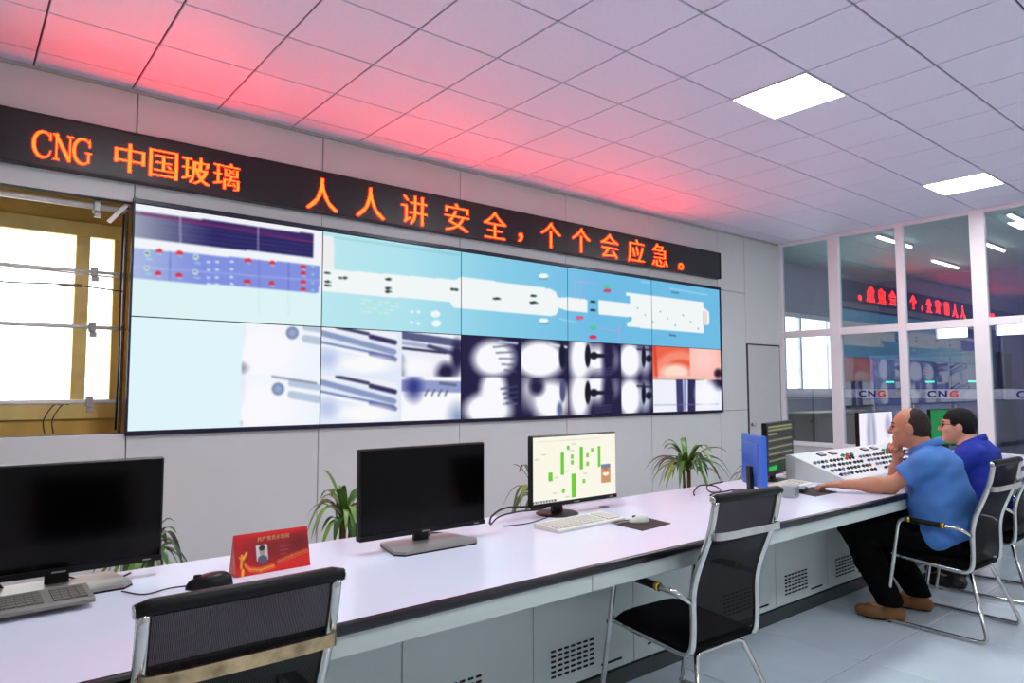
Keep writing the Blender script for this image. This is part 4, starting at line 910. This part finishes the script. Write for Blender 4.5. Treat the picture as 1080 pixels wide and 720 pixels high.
M_IRIS = mat('dark_eye', (.08, .06, .05), .2); 
def eyes(w, parent, brow):
    for s in (-1, 1):
        MB().lathe([(.001, -.0105), (.007, -.008), (.0105, 0), (.007, .008), (.001, .0105)], 10).build('eye', M_IRIS, parent, True, w(s*.031, .0925, .008))
        MB().tube([w(s*.015, .104, .030), w(s*.034, .099, .034), w(s*.050, .086, .030)], [.0035, .0045, .003], 6).build('eyebrow', brow, parent, True)

def seated_man(label, loc, rz, J, skin, shirt, trousers, shoes, hairm, bald, glasses=False, vox=.0055, group=None):
    t = thing('person', label, 'person', loc, math.radians(rz))
    lo, hi = (-.58, -.30, 0), (.45, .72, 1.36)
    hc = np.array(J['head']); nb = (hc[0]*.5, hc[1]-.074, hc[2]-.136)
    # body
    f = Field(lo, hi, vox); w = head(f, hc, yaw=J['yaw'])
    f.cone(nb, w(0, -.02, -.06), .064, .060, .035)
    f.ell((0, 0, .60), (.15, .13, .12), .05); f.ell((0, J['belly'], .74), (.15, .13, .16), .06); f.ell((0, J['chest'], .90), (.16, .11, .14), .06)
    f.cone(J['shL'], J['shR'], .05, .05, .05); f.cone((0, J['chest'], .92), nb, .08, .06, .05)
    for s in 'LR':
        f.chain([J['sh'+s], J['el'+s], J['wr'+s]], [.050, .043, .029], .03)
        e, wr = Vector(J['el'+s]), Vector(J['wr'+s]); f.cone(e+(wr-e)*.05, e+(wr-e)*.45, .046, .044, .03)
        hand(f, J['wr'+s], *J['hand'+s])
        f.chain([J['hip'+s], J['kn'+s], J['an'+s]], [.085, .058, .042], .03); f.cone(J['an'+s], J['to'+s], .038, .028, .02)
    f.keep(lambda X, Y, Z: .002-Z+0*X)
    body = f.build('body', skin, t); eyes(w, body, hairm)
    # shirt
    f = Field((lo[0], lo[1], .37), (hi[0], hi[1], 1.18), vox); g_ = J.get('girth', 1.)
    f.ell((0, .0, .545), (.222*g_, .170*g_, .16), .06); f.ell((0, J['belly'], .73), (.200*g_, .178*g_, .18), .07); f.ell((0, J['chest'], .90), (.195*g_, .145*g_, .16), .07)
    f.cone(J['shL'], J['shR'], .066, .066, .06); f.cone((0, J['chest']-.02, .92), (nb[0], nb[1]-.01, nb[2]), .11, .072, .05)
    for s in 'LR':
        a, b = Vector(J['sh'+s]), Vector(J['el'+s]); f.cone(a, a+(b-a)*J['sleeve'], .070, .073, .045, cut=True)
    ph = J['head'][1]*9
    f.push(lambda X, Y, Z: .0040*np.sin(Z*23+Y*12+X*9+ph)*np.sin(Y*27-X*24+Z*31)+.0016*np.sin(Z*60-Y*20+X*10)*np.sin(Y*33+Z*18))
    ny, nz = nb[1], nb[2]
    f.keep(lambda X, Y, Z: Z-(nz+.026-.55*(Y-ny))+0*X); f.keep(lambda X, Y, Z: J['hem']+.22*(Y)-Z+0*X)
    sh = f.build('shirt', shirt, t)
    cpts = [(nb[0]+.078*math.cos(a), nb[1]-.004+.084*math.sin(a), nb[2]+.030-.042*math.sin(a)) for a in np.linspace(math.radians(100), math.radians(440), 22)]
    V = []
    for x, y, z in cpts:
        o = Vector((x-nb[0], y-nb[1], 0)).normalized()
        for a, b in ((-.004, .016), (.003, .017), (.019, -.024), (.012, -.030)): V.append((x+o.x*a, y+o.y*a, z+b))
    F = [(4*i+j, 4*i+(j+1) % 4, 4*i+4+(j+1) % 4, 4*i+4+j) for i in range(21) for j in range(4)]+[(0, 1, 2, 3), (87, 86, 85, 84)]
    MB().add(V, F).build('collar', shirt, sh, True)
    # trousers
    f = Field((lo[0], lo[1], .05), (hi[0], hi[1], .80), vox)
    f.ell((0, -.03, .51), (.195, .165, .10), .05)
    for s in 'LR':
        f.chain([J['hip'+s], J['kn'+s]], [.110, .092], .04); f.chain([J['kn'+s], (Vector(J['kn'+s])+Vector(J['an'+s]))/2, J['an'+s]], [.090, .086, .072], .03)
    f.push(lambda X, Y, Z: .004*np.sin(Z*60+X*20)*np.sin(Y*40+X*31)); f.keep(lambda X, Y, Z: .095-Z+0*X+0*Y); f.keep(lambda X, Y, Z: Z-.68+0*X+0*Y)
    f.build('trousers', trousers, t)
    for s in 'LR':
        a, b = Vector(J['an'+s]), Vector(J['to'+s]); d = (b-a); d.z = 0; d.normalize()
        lo_ = [min(a[i], b[i])-.13 for i in range(2)]+[0]; hi_ = [max(a[i], b[i])+.13 for i in range(2)]+[.17]
        f = Field(lo_, hi_, vox); p = Vector((a.x, a.y, .045))
        f.cone(p-d*.045, p+d*.10, .040, .046, .02); f.cone(p+d*.08, p+d*.165, .046, .034, .02); f.cone(p, (a.x, a.y, .10), .044, .050, .02)
        f.keep(lambda X, Y, Z: .012-Z+0*X+0*Y); so = f.build('shoe', shoes, t)
        f = Field(lo_, hi_, vox); f.cone((p-d*.045), (p+d*.10), .044, .050, .02); f.cone(p+d*.08, p+d*.168, .050, .038, .02)
        f.keep(lambda X, Y, Z: np.maximum(.0005-Z, Z-.016)+0*X+0*Y); f.build('sole', mat('dark_sole', (.10, .08, .07), .7), so)
    # hair
    f = Field(hc-.16, hc+.16, .004); y_ = J['yaw']
    if bald:
        f.ell(w(0, -.024, .012), (.0835, .0905, .113), .01, rz=y_); cut = lambda X, Y, Z: np.maximum(Z-(hc[2]+.135)+.9*(Y-hc[1]), (hc[2]-.062)-Z+.3*(Y-hc[1]+.1))+0*X
    else:
        f.ell(w(0, -.010, .036), (.088, .106, .098), .02, rz=y_); f.ell(w(0, -.045, -.008), (.080, .068, .085), .03, rz=y_)
        cut = lambda X, Y, Z: np.minimum((Y-hc[1])-.035-0*Z, .045+hc[2]-Z+.0*Y)*1.0+0*X
    f.push(lambda X, Y, Z: .0008*np.sin(X*97+Z*53+2*np.sin(Y*61))); f.keep(cut); f.build('hair', hairm, body)
    if glasses:
        gf = mat('black_spectacle_frame', (.05, .05, .06), .3)
        g = put('glasses', None, body); g.name = 'glasses'; bpy.data.objects.remove(g)
        m_ = MB()
        for s in (-1, 1):
            m_.tube([w(s*.032+.024*math.cos(a), .112-.012*abs(math.cos(a))*(1 if math.cos(a)*s > 0 else 0), .006+.017*math.sin(a)) for a in np.linspace(0, 2*math.pi, 15)], .0022, 6)
            m_.tube([w(s*.056, .102, .012), w(s*.082, .060, .012), w(s*.086, -.005, .010), w(s*.086, -.022, -.008)], .0022, 6)
        m_.tube([w(-.008, .116, .010), w(.008, .116, .010)], .0022, 6); m_.build('glasses', gf, body, True)
    return t
SKIN = mat('warm_skin', (.74, .50, .38), .5, var=.08, scale=14); SKIN2 = mat('fair_skin', (.80, .59, .48), .5, var=.06, scale=14)
J1 = dict(head=(0, .185, 1.165), yaw=math.radians(10), belly=.035, chest=.06, shL=(-.185, .055, .965), shR=(.185, .085, .965),
          elL=(-.235, .235, .822), wrL=(-.405, .455, .822), elR=(.20, .345, .812), wrR=(.065, .290, .972),
          hipL=(-.10, -.02, .51), hipR=(.10, -.02, .51), knL=(-.15, .50, .535), knR=(.12, .46, .535), anL=(-.22, .27, .11), anR=(.13, .22, .11), toL=(-.26, .42, .04), toR=(.12, .37, .04),
          handL=((-.35, .93, -.08), (0, .1, 1), (1, .35, 0), .38), handR=((-.55, -.12, .75), (.55, .8, .2), (-.3, -.7, .0), 1.15), sleeve=.62, hem=.425, girth=1.06)
seated_man('seated man in a light blue shirt and black trousers resting his chin on his hand', (4.76, 1.66, 0), 4, J1, SKIN, mat('light_blue_shirt_cloth', (.27, .48, .76), .75, var=.06, scale=20, bump=.3, bscale=400), mat('black_trouser_cloth', (.022, .022, .026), .9, var=.25, scale=30, spec=.12), mat('tan_shoe_leather', (.52, .34, .16), .5, var=.15), mat('black_grey_hair', (.20, .165, .15), .75, var=.5, scale=120, bump=.5, bscale=260, spec=.2), True)
J2 = dict(head=(0, .16, 1.14), yaw=math.radians(14), belly=.02, chest=.05, shL=(-.18, .05, .955), shR=(.18, .08, .955),
          elL=(-.24, .20, .825), wrL=(-.09, .345, .822), elR=(.25, .20, .825), wrR=(.12, .375, .822),
          hipL=(-.10, -.02, .51), hipR=(.10, -.02, .51), knL=(-.13, .42, .535), knR=(.13, .42, .535), anL=(-.14, .20, .11), anR=(.13, .26, .11), toL=(-.16, .36, .04), toR=(.14, .42, .04),
          handL=((.95, .25, -.1), (0, .1, 1), (.2, -1, 0), .5), handR=((-.95, .25, -.1), (0, .1, 1), (-.2, -1, 0), .5), sleeve=.62, hem=.47, girth=.94)
seated_man('seated younger man in a royal blue shirt and glasses, farther right', (5.77, 1.75, 0), 6, J2, SKIN2, mat('royal_blue_shirt_cloth', (.05, .17, .62), .75, var=.1, scale=20, bump=.3, bscale=400), mat('dark_trouser_cloth', (.06, .06, .08), .85, var=.2, scale=30), mat('black_shoe_leather', (.06, .05, .05), .4), mat('black_hair', (.035, .03, .03), .6, var=.4, scale=90, bump=.5, bscale=240, spec=.25), False, True, .0065)
